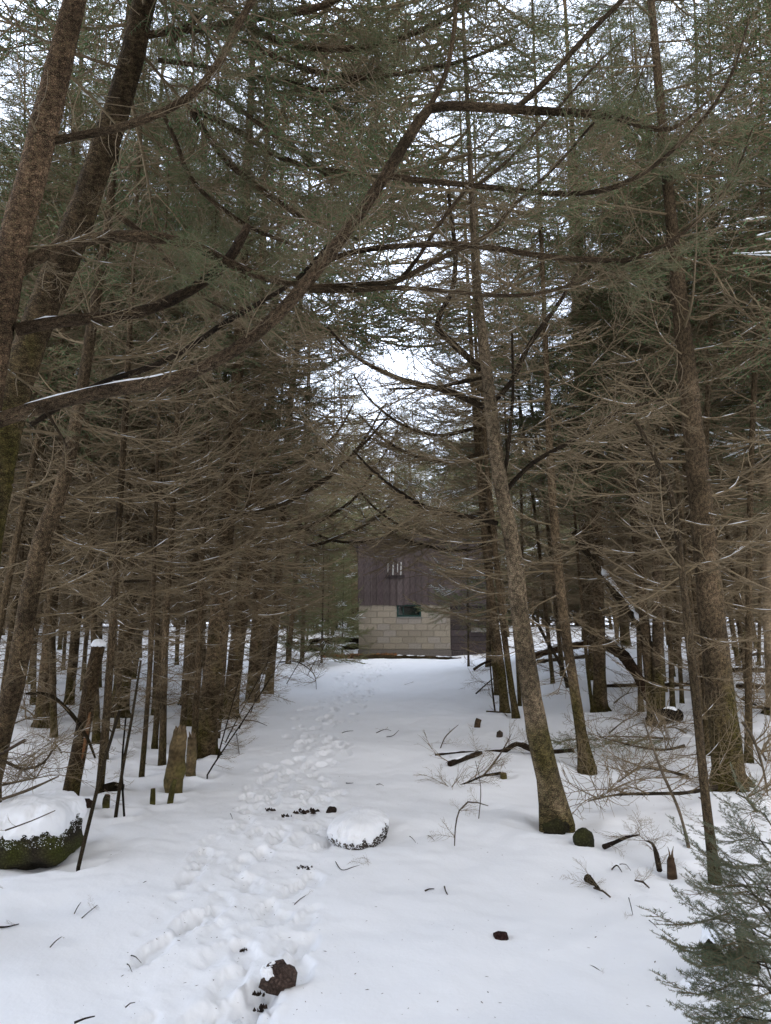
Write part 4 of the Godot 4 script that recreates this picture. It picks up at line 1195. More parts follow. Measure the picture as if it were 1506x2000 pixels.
	tree("spruce_tree", "old split spruce with two stems leaning apart and peeling bark", "", [Vector3(3.726, 0.236, -10.360), Vector3(3.751, 0.973, -10.360), Vector3(3.781, 1.811, -10.360), Vector3(3.812, 2.525, -10.360), Vector3(3.818, 3.475, -10.360), Vector3(3.825, 4.602, -10.360)], [0.1045, 0.0985, 0.0855, 0.0791, 0.0656, 0.0518], 11.0, {"dead": [1.5, 7.0, 33, 1.6], "green": [6.0, 11.0, 30, 1.8]}, Color(0.28, 0.225, 0.18), 1.0)
	tree("spruce_tree", "second stem of the split pair, curving up to the left", "", [Vector3(3.674, 0.237, -10.450), Vector3(3.631, 1.318, -10.450), Vector3(3.588, 2.171, -10.450), Vector3(3.547, 3.120, -10.450), Vector3(3.546, 4.017, -10.450), Vector3(3.545, 4.937, -10.450)], [0.0843, 0.0856, 0.0794, 0.0731, 0.0592, 0.0450], 11.0, {"dead": [1.5, 7.0, 33, 1.6], "green": [6.0, 11.0, 30, 1.8]}, Color(0.27, 0.21, 0.16), 1.0)
	tree("spruce_tree", "broad brown spruce far behind on the snow mound at the right", g, [Vector3(4.706, 0.998, -17.170), Vector3(4.699, 2.303, -17.170), Vector3(4.698, 4.097, -17.170), Vector3(4.673, 5.946, -17.170)], [0.2458, 0.2249, 0.2043, 0.1708], 14.0, {"dead": [1.0, 8.0, 39, 2.0], "green": [6.5, 14.0, 40, 2.4]})
	tree("spruce_tree", "dark spruce standing behind the fallen snowy log", g, [Vector3(5.327, 1.015, -16.660), Vector3(5.306, 2.282, -16.660), Vector3(5.305, 4.023, -16.660), Vector3(5.286, 5.696, -16.660)], [0.1249, 0.1263, 0.1049, 0.0946], 13.0, {"dead": [1.0, 8.0, 39, 1.8], "green": [6.5, 13.0, 36, 2.2]})
	tree("spruce_tree", "narrow spruce pole between the split pair and the very big one", g, [Vector3(4.548, 0.372, -11.640), Vector3(4.545, 1.285, -11.640), Vector3(4.556, 2.478, -11.640), Vector3(4.560, 3.706, -11.640)], [0.0393, 0.0397, 0.0363, 0.0327], 9.0, {"dead": [0.8, 7.0, 36, 1.2], "green": [6.0, 9.0, 18, 1.2]})
	tree("spruce_tree", "spruce pole with green twigs close left of the very big one", g, [Vector3(4.380, 0.278, -10.450), Vector3(4.373, 1.318, -10.450), Vector3(4.345, 2.533, -10.450), Vector3(4.322, 3.866, -10.450)], [0.0633, 0.0606, 0.0580, 0.0517], 11.0, {"dead": [0.8, 7.0, 33, 1.5], "green": [6.0, 11.0, 30, 1.6]})
	tree("spruce_tree", "brown spruce in the wood right of the very big one", g, [Vector3(7.291, 0.774, -15.340), Vector3(7.329, 2.228, -15.340), Vector3(7.332, 3.831, -15.340), Vector3(7.314, 5.483, -15.340)], [0.0939, 0.0952, 0.0859, 0.0763], 12.0, {"dead": [0.8, 7.5, 39, 1.6], "green": [6.0, 12.0, 34, 2.0]})
	tree("spruce_tree", "thin pole spruce with crooked forks before the snow mound", g, [Vector3(3.090, 0.241, -11.330), Vector3(3.037, 0.839, -11.330), Vector3(3.002, 1.523, -11.330), Vector3(2.950, 2.612, -11.330)], [0.0305, 0.0308, 0.0310, 0.0275], 5.0, {"dead": [0.3, 4.5, 26, 0.9]})
	tall_green("tall green spruce rising behind the slim mossy leaning spruce", Vector3(3.25, 0, -11.5), 0.12, 15.0, 3.6, 120, 2.3, 0.12)
	tall_green("tall green spruce behind the close pair by the path", Vector3(2.35, 0, -17.0), 0.11, 15.0, 4.2, 110, 2.0, 0.25)
	tall_green("tall dark green spruce between the very big one and the right edge", Vector3(5.7, 0, -9.6), 0.10, 13.0, 3.2, 90, 2.0, 0.08)
	tall_green("tall snow dusted spruce behind the split pair", Vector3(5.6, 0, -14.5), 0.12, 14.5, 3.4, 110, 2.4, 0.25)
	# bleached snag at the picture's right edge
	var sn := [[Vector3(5.355, 0.695, -10.400), Vector3(5.386, 1.671, -10.400), Vector3(5.451, 3.112, -10.400), Vector3(5.460, 3.818, -10.400)], [0.1407, 0.1427, 0.1383, 0.1029]]
	var s := tree("broken_snag", "pale bleached broken trunk without bark at the right edge", "tree", sn[0], sn[1], 1.0, {"dead": [1.5, 3.5, 3, 0.6]}, Color(0.56, 0.44, 0.31), 0.0)
	s.set_meta("category", "snag")
	s.remove_meta("group")
	s.get_node("trunk").set_surface_override_material(0, M.wood)


# ---------------------------------------------------------------- the wood behind
func far_trees() -> void:
	var protos := []
	rng.seed = 31
	var specs := [
		[0.05, 9.5, {"dead": [0.5, 5.4, 44, 1.4], "green": [4.3, 9.5, 46, 1.5], "whole": true, "pick": 0}],
		[0.065, 11.0, {"dead": [0.5, 5.8, 50, 1.6], "green": [4.6, 11.0, 54, 1.9], "whole": true, "pick": 1}],
		[0.09, 13.0, {"dead": [0.6, 6.0, 54, 1.9], "green": [4.8, 13.0, 66, 2.3], "whole": true, "pick": 2, "snow": 0.25}],
		[0.12, 14.5, {"dead": [0.8, 6.4, 56, 2.1], "green": [5.0, 14.5, 76, 2.7], "whole": true, "pick": 3, "snow": 0.3}],
		[0.08, 12.0, {"dead": [0.5, 4.5, 36, 1.7], "green": [3.0, 12.0, 76, 2.1], "whole": true, "pick": 4, "snow": 0.3}],
	]
	var looks := ["thin grey spruce pole", "slim bare twiggy spruce", "medium brown spruce", "stout dark crowned spruce", "low boughed green spruce"]
	var places := []
	var tries := 0
	var taken: Array = []
	for c in get_children():
		if c.get_meta("category", "") == "tree":
			taken.append(Vector2(c.position.x, -c.position.z))
	while places.size() < 200 and tries < 9000:
		tries += 1
		var d := 6.5 + 41.0 * pow(rng.randf(), 0.9)
		var x := rng.randf_range(-0.60 * d - 3.0, 0.60 * d + 3.0)
		if d < 31.5 and x > -3.0 - 0.03 * d and x < 2.9:  # the ride stays open
			continue
		if d > 17.5 and d < 33.0 and x > -6.0 and x < 7.5:  # the building
			continue
		if d < 10.0 and absf(x) < 0.56 * d + 0.4 and (x > 0 or d < 7.5):
			continue
		var ok := true
		var gap := 0.85 if d < 22.0 else 1.2
		for q in taken:
			if q.distance_to(Vector2(x, d)) < gap:
				ok = false
				break
		if not ok:
			continue
		taken.append(Vector2(x, d))
		places.append(Vector2(x, d))
	# thin poles crowd the front of the wood
	var thin_from := places.size()
	tries = 0
	while places.size() < thin_from + 44 and tries < 4000:
		tries += 1
		var d := rng.randf_range(8.0, 17.0)
		var x := rng.randf_range(-0.54 * d, -2.5) if tries % 3 else rng.randf_range(3.0, 0.54 * d)
		var ok := true
		for q in taken:
			if q.distance_to(Vector2(x, d)) < 0.42:
				ok = false
				break
		if ok:
			taken.append(Vector2(x, d))
			places.append(Vector2(x, d))
	var thin_to := places.size()
	for q in [[-3.0, 0.2], [-4.6, -0.2], [-3.2, -1.4], [-5.6, -3.0], [-3.4, -4.6], [-4.4, -7.0], [2.9, 0.1], [4.4, -0.6], [3.1, -1.8], [5.2, -3.4], [3.3, -5.2], [4.6, -7.6], [5.4, 0.2], [-5.8, 0.2], [-2.3, -1.2], [2.2, -1.5], [-2.7, -3.0], [2.6, -3.4], [-1.9, -8.5], [2.2, -9.5], [-1.7, -5.6], [1.7, -6.2], [-6.4, -6.0], [6.6, -5.5]]:
		places.append(Vector2(q[0], q[1]))
	var landmarks := [[-0.51, "left edge trunk"], [-0.395, "snow capped snag"], [-0.283, "tall rotten stump"], [-0.235, "knotted spruce"], [-0.155, "left row front spruce"], [0.02, "block wall"], [0.165, "close pair"], [0.19, "banded leaning trunk"], [0.26, "slim mossy spruce"], [0.36, "split pair"], [0.445, "very big spruce"], [0.51, "bleached snag"]]
	var wording := {}
	var order := range(places.size())
	order.sort_custom(func(p, q): return places[p].y < places[q].y)
	for i in order:
		var x: float = places[i].x
		var d: float = places[i].y
		var kind: int = [0, 1, 1, 2, 2, 3, 4][rng.randi() % 7]
		if i >= thin_from and i < thin_to:
			kind = 0
		elif d < 16.0 and x < 0:
			kind = [0, 0, 1, 1, 2][rng.randi() % 5]
		var spot := "in the wood left of the path" if x < -2.0 else "in the wood right of the path"
		if d > 31.0 and absf(x) < 7.0:
			spot = "behind the building"
		elif d > 28.0:
			spot = "far back " + spot
		elif d < 15.0:
			spot = "near the front of the wood " + ("left" if x < 0 else "right") + " of the path"
		if d < 3.0:
			kind = 3
			spot = "beside the path nearer than the picture reaches, " + ("left" if x < 0 else "right")
		var label: String = looks[kind] + " " + spot
		var group: String = "spruces " + spot
		if d > 3.0:
			var best: Array = landmarks[0]
			for m in landmarks:
				if absf(m[0] - x / d) < absf(best[0] - x / d):
					best = m
			var side := "left" if x / d < best[0] else "right"
			if absf(best[0] - x / d) < 0.012:
				side = ""
			label = looks[kind] + (" straight behind the " if side == "" else " behind and %s of the " % side) + best[1]
			wording[label] = wording.get(label, 0) + 1
			var n: int = wording[label]
			if n > 1:
				label = ["second", "third", "fourth", "fifth", "sixth", "seventh", "eighth", "ninth", "tenth", "eleventh", "twelfth", "thirteenth", "fourteenth", "fifteenth", "sixteenth", "seventeenth", "eighteenth", "nineteenth", "twentieth", "furthest"][mini(n - 2, 19)] + " nearest " + label
			else:
				label = "nearest " + label
		var foot := Vector3(x, ground_y(x, -d), -d)
		var o: Node3D
		var here := rng.randf() * TAU
		var size := rng.randf_range(0.85, 1.18)
		var tip := Vector3(rng.randf_range(-0.05, 0.05), 0, rng.randf_range(-0.05, 0.05))
		if protos.size() < 10 and not protos.any(func(e): return e[0] == kind and e[2] > 0) or protos.filter(func(e): return e[0] == kind).size() < 2:
			var st := rng.state
			var r0: float = specs[kind][0]
			var tall: float = specs[kind][1]
			var lean := Vector3(rng.randf_range(-0.25, 0.25), 3.0, rng.randf_range(-0.25, 0.25))
			o = tree("spruce_tree", label, group, [foot, foot + lean, foot + lean * 2.0 + Vector3(0.1, 0, 0)], [r0, r0 * 0.8, r0 * 0.62], tall, specs[kind][2], Color(0.29, 0.23, 0.17) if kind % 2 == 0 else Color(0.25, 0.20, 0.155), 0.5)
			rng.state = st + 12345
			protos.append([kind, o, 1])
		else:
			var same := protos.filter(func(e): return e[0] == kind)
			o = same[rng.randi() % same.size()][1].duplicate()
			o.name = numbered("spruce_tree")
			add_child(o)
			o.position = foot
			o.rotation = Vector3(tip.x, here, tip.z)
			o.scale = Vector3.ONE * size
			tag(o, label, "tree", group)


func distant_wood() -> void:
	rng.seed = 61
	var o := Node3D.new()
	o.name = "distant_wood"
	add_child(o)
	tag(o, "far dense mass of spruce wood closing the view on all sides", "wood", "", "stuff")
	var cyl := CylinderMesh.new()
	cyl.bottom_radius = 0.11
	cyl.top_radius = 0.03
	cyl.height = 13.0
	cyl.radial_segments = 7
	var bark := flat(0.95)
	bark.vertex_color_use_as_albedo = false
	bark.albedo_color = Color(0.16, 0.125, 0.09).linear_to_srgb()
	cyl.material = bark
	var crowns := []
	for kind in 2:
		var lists := {}
		for q in 70:
			var proto: Mesh = dead_far[q % 3]
			if not lists.has(proto):
				lists[proto] = []
			lists[proto].append(facing(Vector3(0, rng.randf_range(0.1, 5.0), 0), rng.randf() * TAU, rng.randf_range(-0.2, 0.3), 0.0, rng.randf_range(1.2, 2.4)))
		for q in 76:
			var t := rng.randf()
			var proto: Mesh = needle_far[q % 3] if q % 4 else snowy_far[0]
			if not lists.has(proto):
				lists[proto] = []
			lists[proto].append(facing(Vector3(0, lerpf(1.5, 13.0, t), 0), rng.randf() * TAU, lerpf(-0.3, 0.35, t), 0.0, lerpf(3.0, 0.8, t)))
		crowns.append(joined(lists))
	var trunks := []
	var tops := [[], []]
	for k in 190:
		var d := rng.randf_range(46.0, 62.0)
		var x := rng.randf_range(-0.62 * d, 0.62 * d)
		var y := ground_y(x, -d)
		trunks.append(Transform3D(Basis(), Vector3(x, y + 6.4, -d)))
		var g := rng.randf_range(0.9, 1.15)
		tops[k % 2].append(Transform3D(Basis(Vector3.UP, rng.randf() * TAU).scaled(Vector3(g, g, g)), Vector3(x, y, -d)))
	many("trunks", cyl, trunks, o)
	many("crowns", crowns[0], tops[0], o)
	many("crowns", crowns[1], tops[1], o)


func firs_by_house() -> void:
	# young firs with green boughs down to the ground
	var k := 0
	for e in [[Vector3(-1.720, 0.429, -20.250), 4.2, 1.4, "full green young fir left of the block wall"], [Vector3(-1.383, 0.441, -23.910), 3.4, 1.0, "young green fir touching the corner of the block wall"], [Vector3(-2.106, 0.457, -27.360), 5.5, 1.6, "taller green fir behind the young firs left of the building"], [Vector3(-3.145, 0.471, -23.940), 5.0, 1.6, "dim green fir in the wood left of the building"], [Vector3(1.976, 0.514, -17.960), 4.4, 1.5, "snow dusted green fir before the plank wall right of the block base"]]:
		var p: Vector3 = e[0]
		var t := tree("young_fir", e[3], "young green firs beside the building", [p, p + Vector3(0.02, e[1] * 0.5, 0)], [0.035, 0.022], e[1], {"green": [0.25 if k < 4 else 1.1, e[1], 60 if k < 4 else 30, e[2]], "snow": 0.06 if k < 4 else 0.4, "young": true, "pick": k, "dead": [0.2, 2.0, 10, 0.9]}, Color(0.17, 0.14, 0.11), 0.2)
		k += 1


# ---------------------------------------------------------------- stones and stumps
func boulder_mesh(size: Vector3, sd: float, col: Color, moss: float, lump := 0.16, square := 0.0, rings := 22, segs := 34) -> ArrayMesh:
	var s := Shape.new()
	for i in rings + 1:
		for j in segs + 1:
			var p := stone_point(float(i) / rings, float(j) / segs, size, sd, lump, square)
			s.v.push_back(p)
			s.n.push_back(Vector3.UP)
			var g := noise.get_noise_3d(p.x * 300.0 + sd, p.y * 300.0, p.z * 300.0)
			var cc := Color(col.r * (1 + g), col.g * (1 + g), col.b * (1 + g))
			s.c.push_back(cc.lerp(Color(0.12, 0.13, 0.03), clampf(moss * (0.5 + g * 2.0), 0, 1)))
			s.uv.push_back(Vector2(float(j) / segs * 4.0, float(i) / rings * 2.0))
	grid_faces(s, rings, segs)
	return s.mesh(M.rock)

func stone_point(a: float, b: float, size: Vector3, sd: float, lump: float, square: float) -> Vector3:
	var th := a * PI
	var ph := b * TAU
	var u := Vector3(sin(th) * cos(ph), cos(th), sin(th) * sin(ph))
	if square > 0.0:
		var k := pow(pow(absf(u.x), 5.0) + pow(absf(u.y), 5.0) + pow(absf(u.z), 5.0), 0.2)
		u = u.lerp(u / k, square)
	var g := noise.get_noise_3d(u.x * 60.0 + sd * 7.0, u.y * 60.0, u.z * 60.0 - sd) + 0.4 * noise.get_noise_3d(u.x * 220.0, u.y * 220.0 + sd, u.z * 220.0)
	return u * (1.0 + lump * 2.0 * g) * size

func grid_faces(s: Shape, rings: int, segs: int) -> void:
	for i in rings:
		for j in segs:
			var a := i * (segs + 1) + j
			var b := a + segs + 1
			s.idx.append_array([a, b, a + 1, a + 1, b, b + 1])
	for i in rings + 1:
		for j in segs + 1:
			var dv := s.v[mini(i + 1, rings) * (segs + 1) + j] - s.v[maxi(i - 1, 0) * (segs + 1) + j]
			var jj := j % segs
			var du := s.v[i * (segs + 1) + jj + 1] - s.v[i * (segs + 1) + (jj + segs - 1) % segs]
			var nn := du.cross(dv)
			s.n[i * (segs + 1) + j] = nn.normalized() if nn.length() > 1e-9 else (Vector3.UP if i == 0 else Vector3.DOWN)
	# outward check
	var mid := (rings / 2) * (segs + 1)
	if s.n[mid].dot(s.v[mid]) < 0.0:
		for i in s.n.size():
			s.n[i] = -s.n[i]
		for i in range(1, s.idx.size() - 1, 3):
			var t := s.idx[i]
			s.idx[i] = s.idx[i + 1]
			s.idx[i + 1] = t
	s.n[0] = Vector3.UP

# a cap of snow over the top of a stone, down to the share low of its height, with a ragged hem
func hem_at(b: float, low: float, rag: float, sd: float) -> float:
	var x := cos(b * TAU)
	var z := sin(b * TAU)
	return low + rag * (1.3 * noise.get_noise_2d(x * 110.0 + sd, z * 110.0) + 0.5 * noise.get_noise_2d(x * 420.0, z * 420.0 + sd) + 0.25 * noise.get_noise_2d(x * 1100.0, z * 1100.0 + sd))

func snow_cap(size: Vector3, sd: float, low: float, thick: float, lump: float, square: float, rag := 0.12) -> ArrayMesh:
	var s := Shape.new()
	var rings := 22
	var segs := 150 if size.x > 0.1 else 60
	for i in rings + 1:
		for j in segs + 1:
			var b := float(j) / segs
			var hem := hem_at(b, low, rag, sd)
			var t := float(i) / rings
			var p := stone_point(t * hem, b, size, sd, lump, square)
			var lift := thick * (1.0 - pow(t, 3.0)) + (0.006 if i < rings else -0.012)
			var out := Vector3(p.x / size.x, p.y / size.y, p.z / size.z).normalized()
			p += Vector3(out.x * 0.4, maxf(out.y, 0.15), out.z * 0.4) * lift * (1.0 + 0.25 * noise.get_noise_3d(p.x * 500, p.y * 500, p.z * 500))
			s.v.push_back(p)
			s.n.push_back(Vector3.UP)
			s.c.push_back(Color(0.97, 0.97, 0.97))
			s.uv.push_back(Vector2(p.x, p.z))
	grid_faces(s, rings, segs)
	return s.mesh(M.snow)

# crumbs of snow clinging below the hem of a cap
func snow_crumbs(size: Vector3, sd: float, low: float, rag: float, lump: float, square: float, count: int, grain: float, reach: float, parent: Node3D, turn := 0.0) -> void:
	rng.seed = int(sd) + 5000
	var m := SphereMesh.new()
	m.radius = 1.0
	m.height = 1.5
	m.radial_segments = 6
	m.rings = 3
	m.material = M.snowflake
	var xf := []
	for k in count:
		var b := rng.randf()
		var a := hem_at(b, low, rag, sd) + reach * pow(rng.randf(), 2.0) - 0.01
		var p := stone_point(minf(a, 0.9), b, size, sd, lump, square)
		var g := grain * rng.randf_range(0.4, 1.2)
		xf.append(Transform3D(Basis(Vector3.UP, turn) * Basis().scaled(Vector3(g, g, g)), p.rotated(Vector3.UP, turn)))
	many("snow_crumbs", m, xf, parent)

# a hewn or broken stone: few faces, hard edges
func chip_mesh(size: Vector3, sd: int, col: Color) -> ArrayMesh:
	var r := RandomNumberGenerator.new()
	r.seed = sd
	var s := Shape.new()
	var rings := 5
	var segs := 8
	var g := []
	for i in rings + 1:
		var row := []
		for j in segs:
			var p := stone_point(float(i) / rings, (j + 0.4 * (i % 2)) / segs, size, float(sd), 0.1, 0.6)
			row.append(p * (1.0 + (r.randf_range(-0.14, 0.14) if i > 0 and i < rings else 0.0)))
		g.append(row)
	for i in rings:
		for j in segs:
			var k := r.randf_range(0.7, 1.25)
			var c := Color(col.r * k, col.g * k, col.b * k)
			var jn := (j + 1) % segs
			s.tri(g[i][j], g[i][jn], g[i + 1][j], c)
			s.tri(g[i][jn], g[i + 1][jn], g[i + 1][j], c)
	return s.mesh(M.rock)

# crumbs of wet earth, bark and rotten leaves half sunk in the snow
func crumbs_mesh(reach: float, sd: int) -> ArrayMesh:
	var r := RandomNumberGenerator.new()
	r.seed = sd
	var s := Shape.new()
	for q in 16:
		var a := r.randf() * TAU
		var far := reach * sqrt(r.randf()) * (1.0 if q > 4 else 0.4)
		var o := Vector3(cos(a) * far * 1.2, 0.0, sin(a) * far * 0.8)
		var g := reach * r.randf_range(0.10, 0.34)
		var col := Color(0.075, 0.052, 0.04) * r.randf_range(0.5, 1.5)
		var ring := []
		for e in 6:
			var t := TAU * e / 6.0 + r.randf() * 0.5
			ring.append(o + Vector3(cos(t) * g * r.randf_range(0.6, 1.3), -0.01, sin(t) * g * r.randf_range(0.5, 1.0)))
		var top := o + Vector3(r.randf_range(-0.4, 0.4) * g, g * r.randf_range(0.15, 0.5) + 0.003, r.randf_range(-0.4, 0.4) * g)
		for e in 6:
			s.tri(top, ring[(e + 1) % 6], ring[e], col * r.randf_range(0.75, 1.3))
	return s.mesh(M.rock)

func stones_and_stumps() -> void:
	var at: Vector3 = Vector3(-2.297, 0.005, -5.140)
	var o := thing("boulder", "big square boulder with green moss on its side and a thick snow cap", "boulder", at + Vector3(-0.14, 0.13, -0.28))
	var size := Vector3(0.27, 0.205, 0.32)
	part("stone", boulder_mesh(size, 3.0, Color(0.10, 0.085, 0.06), 0.8, 0.10, 0.75), o)
	part("snow_cap", snow_cap(size, 3.0, 0.40, 0.028, 0.10, 0.75, 0.08), o)
	snow_crumbs(size, 3.0, 0.40, 0.08, 0.10, 0.75, 1300, 0.0032, 0.12, o)
	at = Vector3(-0.194, 0.009, -5.570)
	o = thing("rock", "low rounded rock beside the boot prints almost buried in snow", "rock", at + Vector3(0.0, 0.0, -0.30))
	size = Vector3(0.19, 0.13, 0.36)
	part("stone", boulder_mesh(size, 9.0, Color(0.20, 0.17, 0.15), 0.1, 0.10, 0.3), o).rotation.y = -0.25
	part("snow_cap", snow_cap(size, 9.0, 0.42, 0.018, 0.10, 0.3, 0.13), o).rotation.y = -0.25
	snow_crumbs(size, 9.0, 0.42, 0.13, 0.10, 0.3, 1300, 0.0038, 0.16, o, -0.25)
	at = Vector3(-0.475, 0.000, -3.490)
	o = thing("stone", "jagged brown stone with a dusting of snow in the foreground track", "stone", at + Vector3(0, 0.035, -0.03))
	part("stone_body", chip_mesh(Vector3(0.075, 0.062, 0.055), 21, Color(0.15, 0.105, 0.085)), o)
	part("snow", snow_cap(Vector3(0.034, 0.050, 0.042), 21.0, 0.40, 0.003, 0.3, 0.3, 0.08), o, Vector3(-0.045, 0.004, 0.012))
	solid("stone", chip_mesh(Vector3(0.04, 0.028, 0.035), 33, Color(0.08, 0.04, 0.035)), "small dark red brown stone alone on the smooth snow", "stone", (Vector3(0.581, 0.000, -3.970)) + Vector3(0, 0.015, -0.02))
	solid("stone", chip_mesh(Vector3(0.045, 0.035, 0.04), 34, Color(0.07, 0.05, 0.04)), "small brown stone just left of the buried rock", "stone", (Vector3(-0.448, 0.021, -6.390)) + Vector3(0, 0.01, -0.02))
	solid("stone", chip_mesh(Vector3(0.06, 0.05, 0.05), 35, Color(0.09, 0.055, 0.04)), "reddish brown stone at the foot of the boulder's thin tree", "stone", (Vector3(-2.534, 0.025, -6.550)) + Vector3(0, 0.02, 0))
	solid("stone", boulder_mesh(Vector3(0.075, 0.085, 0.07), 36.0, Color(0.05, 0.045, 0.035), 0.55, 0.1, 0.2, 12, 18), "small round mossy stone right of the banded trunk's foot", "stone", (Vector3(1.412, 0.009, -5.540)) + Vector3(0, 0.03, 0))
	solid("stone", boulder_mesh(Vector3(0.085, 0.05, 0.05), 37.0, Color(0.05, 0.04, 0.03), 0.4, 0.5, 0.2, 16, 24), "black mossy root lump in front of the banded trunk", "root", (Vector3(1.312, 0.014, -5.910)) + Vector3(0, 0.02, 0.02))
	# dark earth kicked free of snow in the track
	var bits := [[Vector3(-0.676, 0.023, -6.470), 0.10, "black patch of wet earth beside the buried rock"], [Vector3(-0.807, 0.020, -6.330), 0.045, "small dark clod left of the wet earth patch"], [Vector3(-0.974, 0.023, -6.520), 0.05, "dark crumbled earth in the trampled snow left of the clods"], [Vector3(-0.516, 0.000, -3.360), 0.035, "dark crumb of earth below the jagged brown stone"], [Vector3(-0.550, 0.000, -3.470), 0.025, "dark crumb touching the left side of the jagged stone"], [Vector3(-0.699, 0.000, -3.900), 0.018, "tiny dark crumb in the boot prints above the jagged stone"], [Vector3(-0.845, 0.001, -4.590), 0.025, "reddish crumb of earth in the middle of the boot prints"], [Vector3(-0.537, 0.005, -5.100), 0.05, "snow dusted dark clod below the black patch"]]
	var k := 0
	for b in bits:
		var sz: float = b[1]
		solid("earth_clod", crumbs_mesh(sz, 50 + k), b[2], "clod", b[0], "dark clods in the track")
		k += 1
	# stumps
	var rotten := Color(0.20, 0.15, 0.085)
	stump("rotten_stump", "tall split rotten stump with yellow moss left of the path", [[Vector3(-1.960, 0.034, -7.120), Vector3(-1.939, 0.330, -7.120), Vector3(-1.916, 0.583, -7.120)], [0.0803, 0.0760, 0.0573]], rotten, 0.5, true)
	stump("rotten_stump", "short rotten stump standing right against the tall rotten one", [[Vector3(-1.959, 0.048, -7.730), Vector3(-1.958, 0.271, -7.730), Vector3(-1.958, 0.421, -7.730)], [0.0463, 0.0465, 0.0363]], Color(0.24, 0.18, 0.11), 0.3, true)
	stump("rotten_stump", "low crumbling stump foot below the tall rotten one", [[Vector3(-1.889, 0.028, -6.760), Vector3(-1.863, 0.156, -6.760), Vector3(-1.843, 0.221, -6.760)], [0.0269, 0.0224, 0.0135]], Color(0.10, 0.09, 0.04), 0.4, false)
	stump("post", "tiny mossy green post standing alone in the snow at the left", [[Vector3(-2.027, 0.026, -6.730), Vector3(-2.026, 0.090, -6.730), Vector3(-2.028, 0.141, -6.730)], [0.0223, 0.0223, 0.0201]], Color(0.08, 0.075, 0.025), 0.4, false)
	stump("cut_stub", "little dark cut stub beside the boulder's thin tree", [[Vector3(-2.384, 0.023, -6.600), Vector3(-2.383, 0.086, -6.600), Vector3(-2.376, 0.119, -6.600)], [0.0262, 0.0262, 0.0219]], Color(0.05, 0.045, 0.03), 0.2, false)
	stump("cut_stub", "small cut branch stub standing in snow before the close pair", [[Vector3(1.264, 0.138, -10.630), Vector3(1.286, 0.186, -10.630), Vector3(1.301, 0.228, -10.630)], [0.0357, 0.0357, 0.0357]], Color(0.13, 0.09, 0.06), 0.0, false)
	stump("cut_stub", "mossy end of a buried branch behind the cut twigs", [[Vector3(1.162, 0.045, -7.600), Vector3(1.163, 0.074, -7.600), Vector3(1.164, 0.103, -7.600)], [0.0303, 0.0303, 0.0253]], Color(0.15, 0.11, 0.045), 0.2, false)
	stump("cut_stub", "little brown knob of wood behind the mossy branch end", [[Vector3(1.470, 0.113, -9.920), Vector3(1.484, 0.138, -9.920), Vector3(1.504, 0.164, -9.920)], [0.0333, 0.0333, 0.0200]], Color(0.11, 0.085, 0.07), 0.0, false)
	stump("broken_stub", "broken orange topped stub poking from the snow by the crooked thin spruce", [[Vector3(1.834, 0.003, -5.020), Vector3(1.833, 0.034, -5.020), Vector3(1.831, 0.065, -5.020), Vector3(1.836, 0.089, -5.020)], [0.0262, 0.0230, 0.0197, 0.0164]], Color(0.12, 0.08, 0.055), 0.0, true)
	# the cut snag with its cap of snow
	var q := [[Vector3(-2.842, 0.036, -6.970), Vector3(-2.796, 0.357, -6.970), Vector3(-2.746, 0.764, -6.970), Vector3(-2.701, 1.132, -6.970), Vector3(-2.666, 1.355, -6.970)], [0.0878, 0.0837, 0.0798, 0.0757, 0.0713]]
	o = tree("snag", "broken off trunk with split reddish bark and a cap of snow on top", "", q[0], q[1], 1.0, {"dead": [0.3, 1.3, 7, 0.5]}, Color(0.17, 0.125, 0.085), 0.55)
	o.set_meta("category", "snag")
	var line: Array = o.get_meta("line")
	var top: Vector3 = line[0][-1]
	part("snow_cap", snow_cap(Vector3(0.062, 0.028, 0.062), 71.0, 0.5, 0.03, 0.1, 0.0, 0.1), o, top)
	var strip := Shape.new()
	var sp := PackedVector3Array()
	var l0: PackedVector3Array = line[0]
	for i in range(int(l0.size() * 0.35), int(l0.size() * 0.78)):
		sp.push_back(l0[i] + Vector3(line[1][i] * 0.80, 0, line[1][i] * 0.62))
	var sr := PackedFloat32Array()
	for i in sp.size():
		sr.push_back(0.004 + 0.014 * sin(PI * (i + 0.3) / sp.size()))
	strip.tube(sp, sr, 6, Color(0.30, 0.14, 0.06), Color(0.26, 0.13, 0.06), true)
	part("bare_wood_strip", strip.mesh(M.wood), o)

func stump(called: String, label: String, line: Array, col: Color, moss: float, ragged: bool) -> void:
	var foot: Vector3 = line[0][0]
	var own := []
	for p in line[0]:
		own.append(p - foot)
	own[0].y -= 0.06
	var l := smooth_line(own, line[1], 0.04)
	var o := thing(called, label, "stump", foot)
	part("wood", trunk_mesh(l[0], l[1], 11, col, moss, 0.1, 0.28, Color(0.24, 0.16, 0.09), M.wood, foot.x * 51.0), o)
	if ragged:
		rng.seed = int(absf(foot.x) * 5000.0)
		var r: float = line[1][-1]
		for i in 6:
			var a := TAU * i / 6.0 + rng.randf()
			var s := Shape.new()
			var b: Vector3 = own[-1] + Vector3(cos(a), 0, sin(a)) * r * 0.6 + Vector3(0, -0.03, 0)
			var hgt := rng.randf_range(0.04, 0.11)
			s.tube(PackedVector3Array([b, b + Vector3(0, hgt * 0.6, 0), b + Vector3(cos(a) * 0.01, hgt, sin(a) * 0.01)]), PackedFloat32Array([r * 0.42, r * 0.3, r * 0.06]), 5, col, Color(0.28, 0.2, 0.12), true)
			part("splinter", s.mesh(M.wood), o)


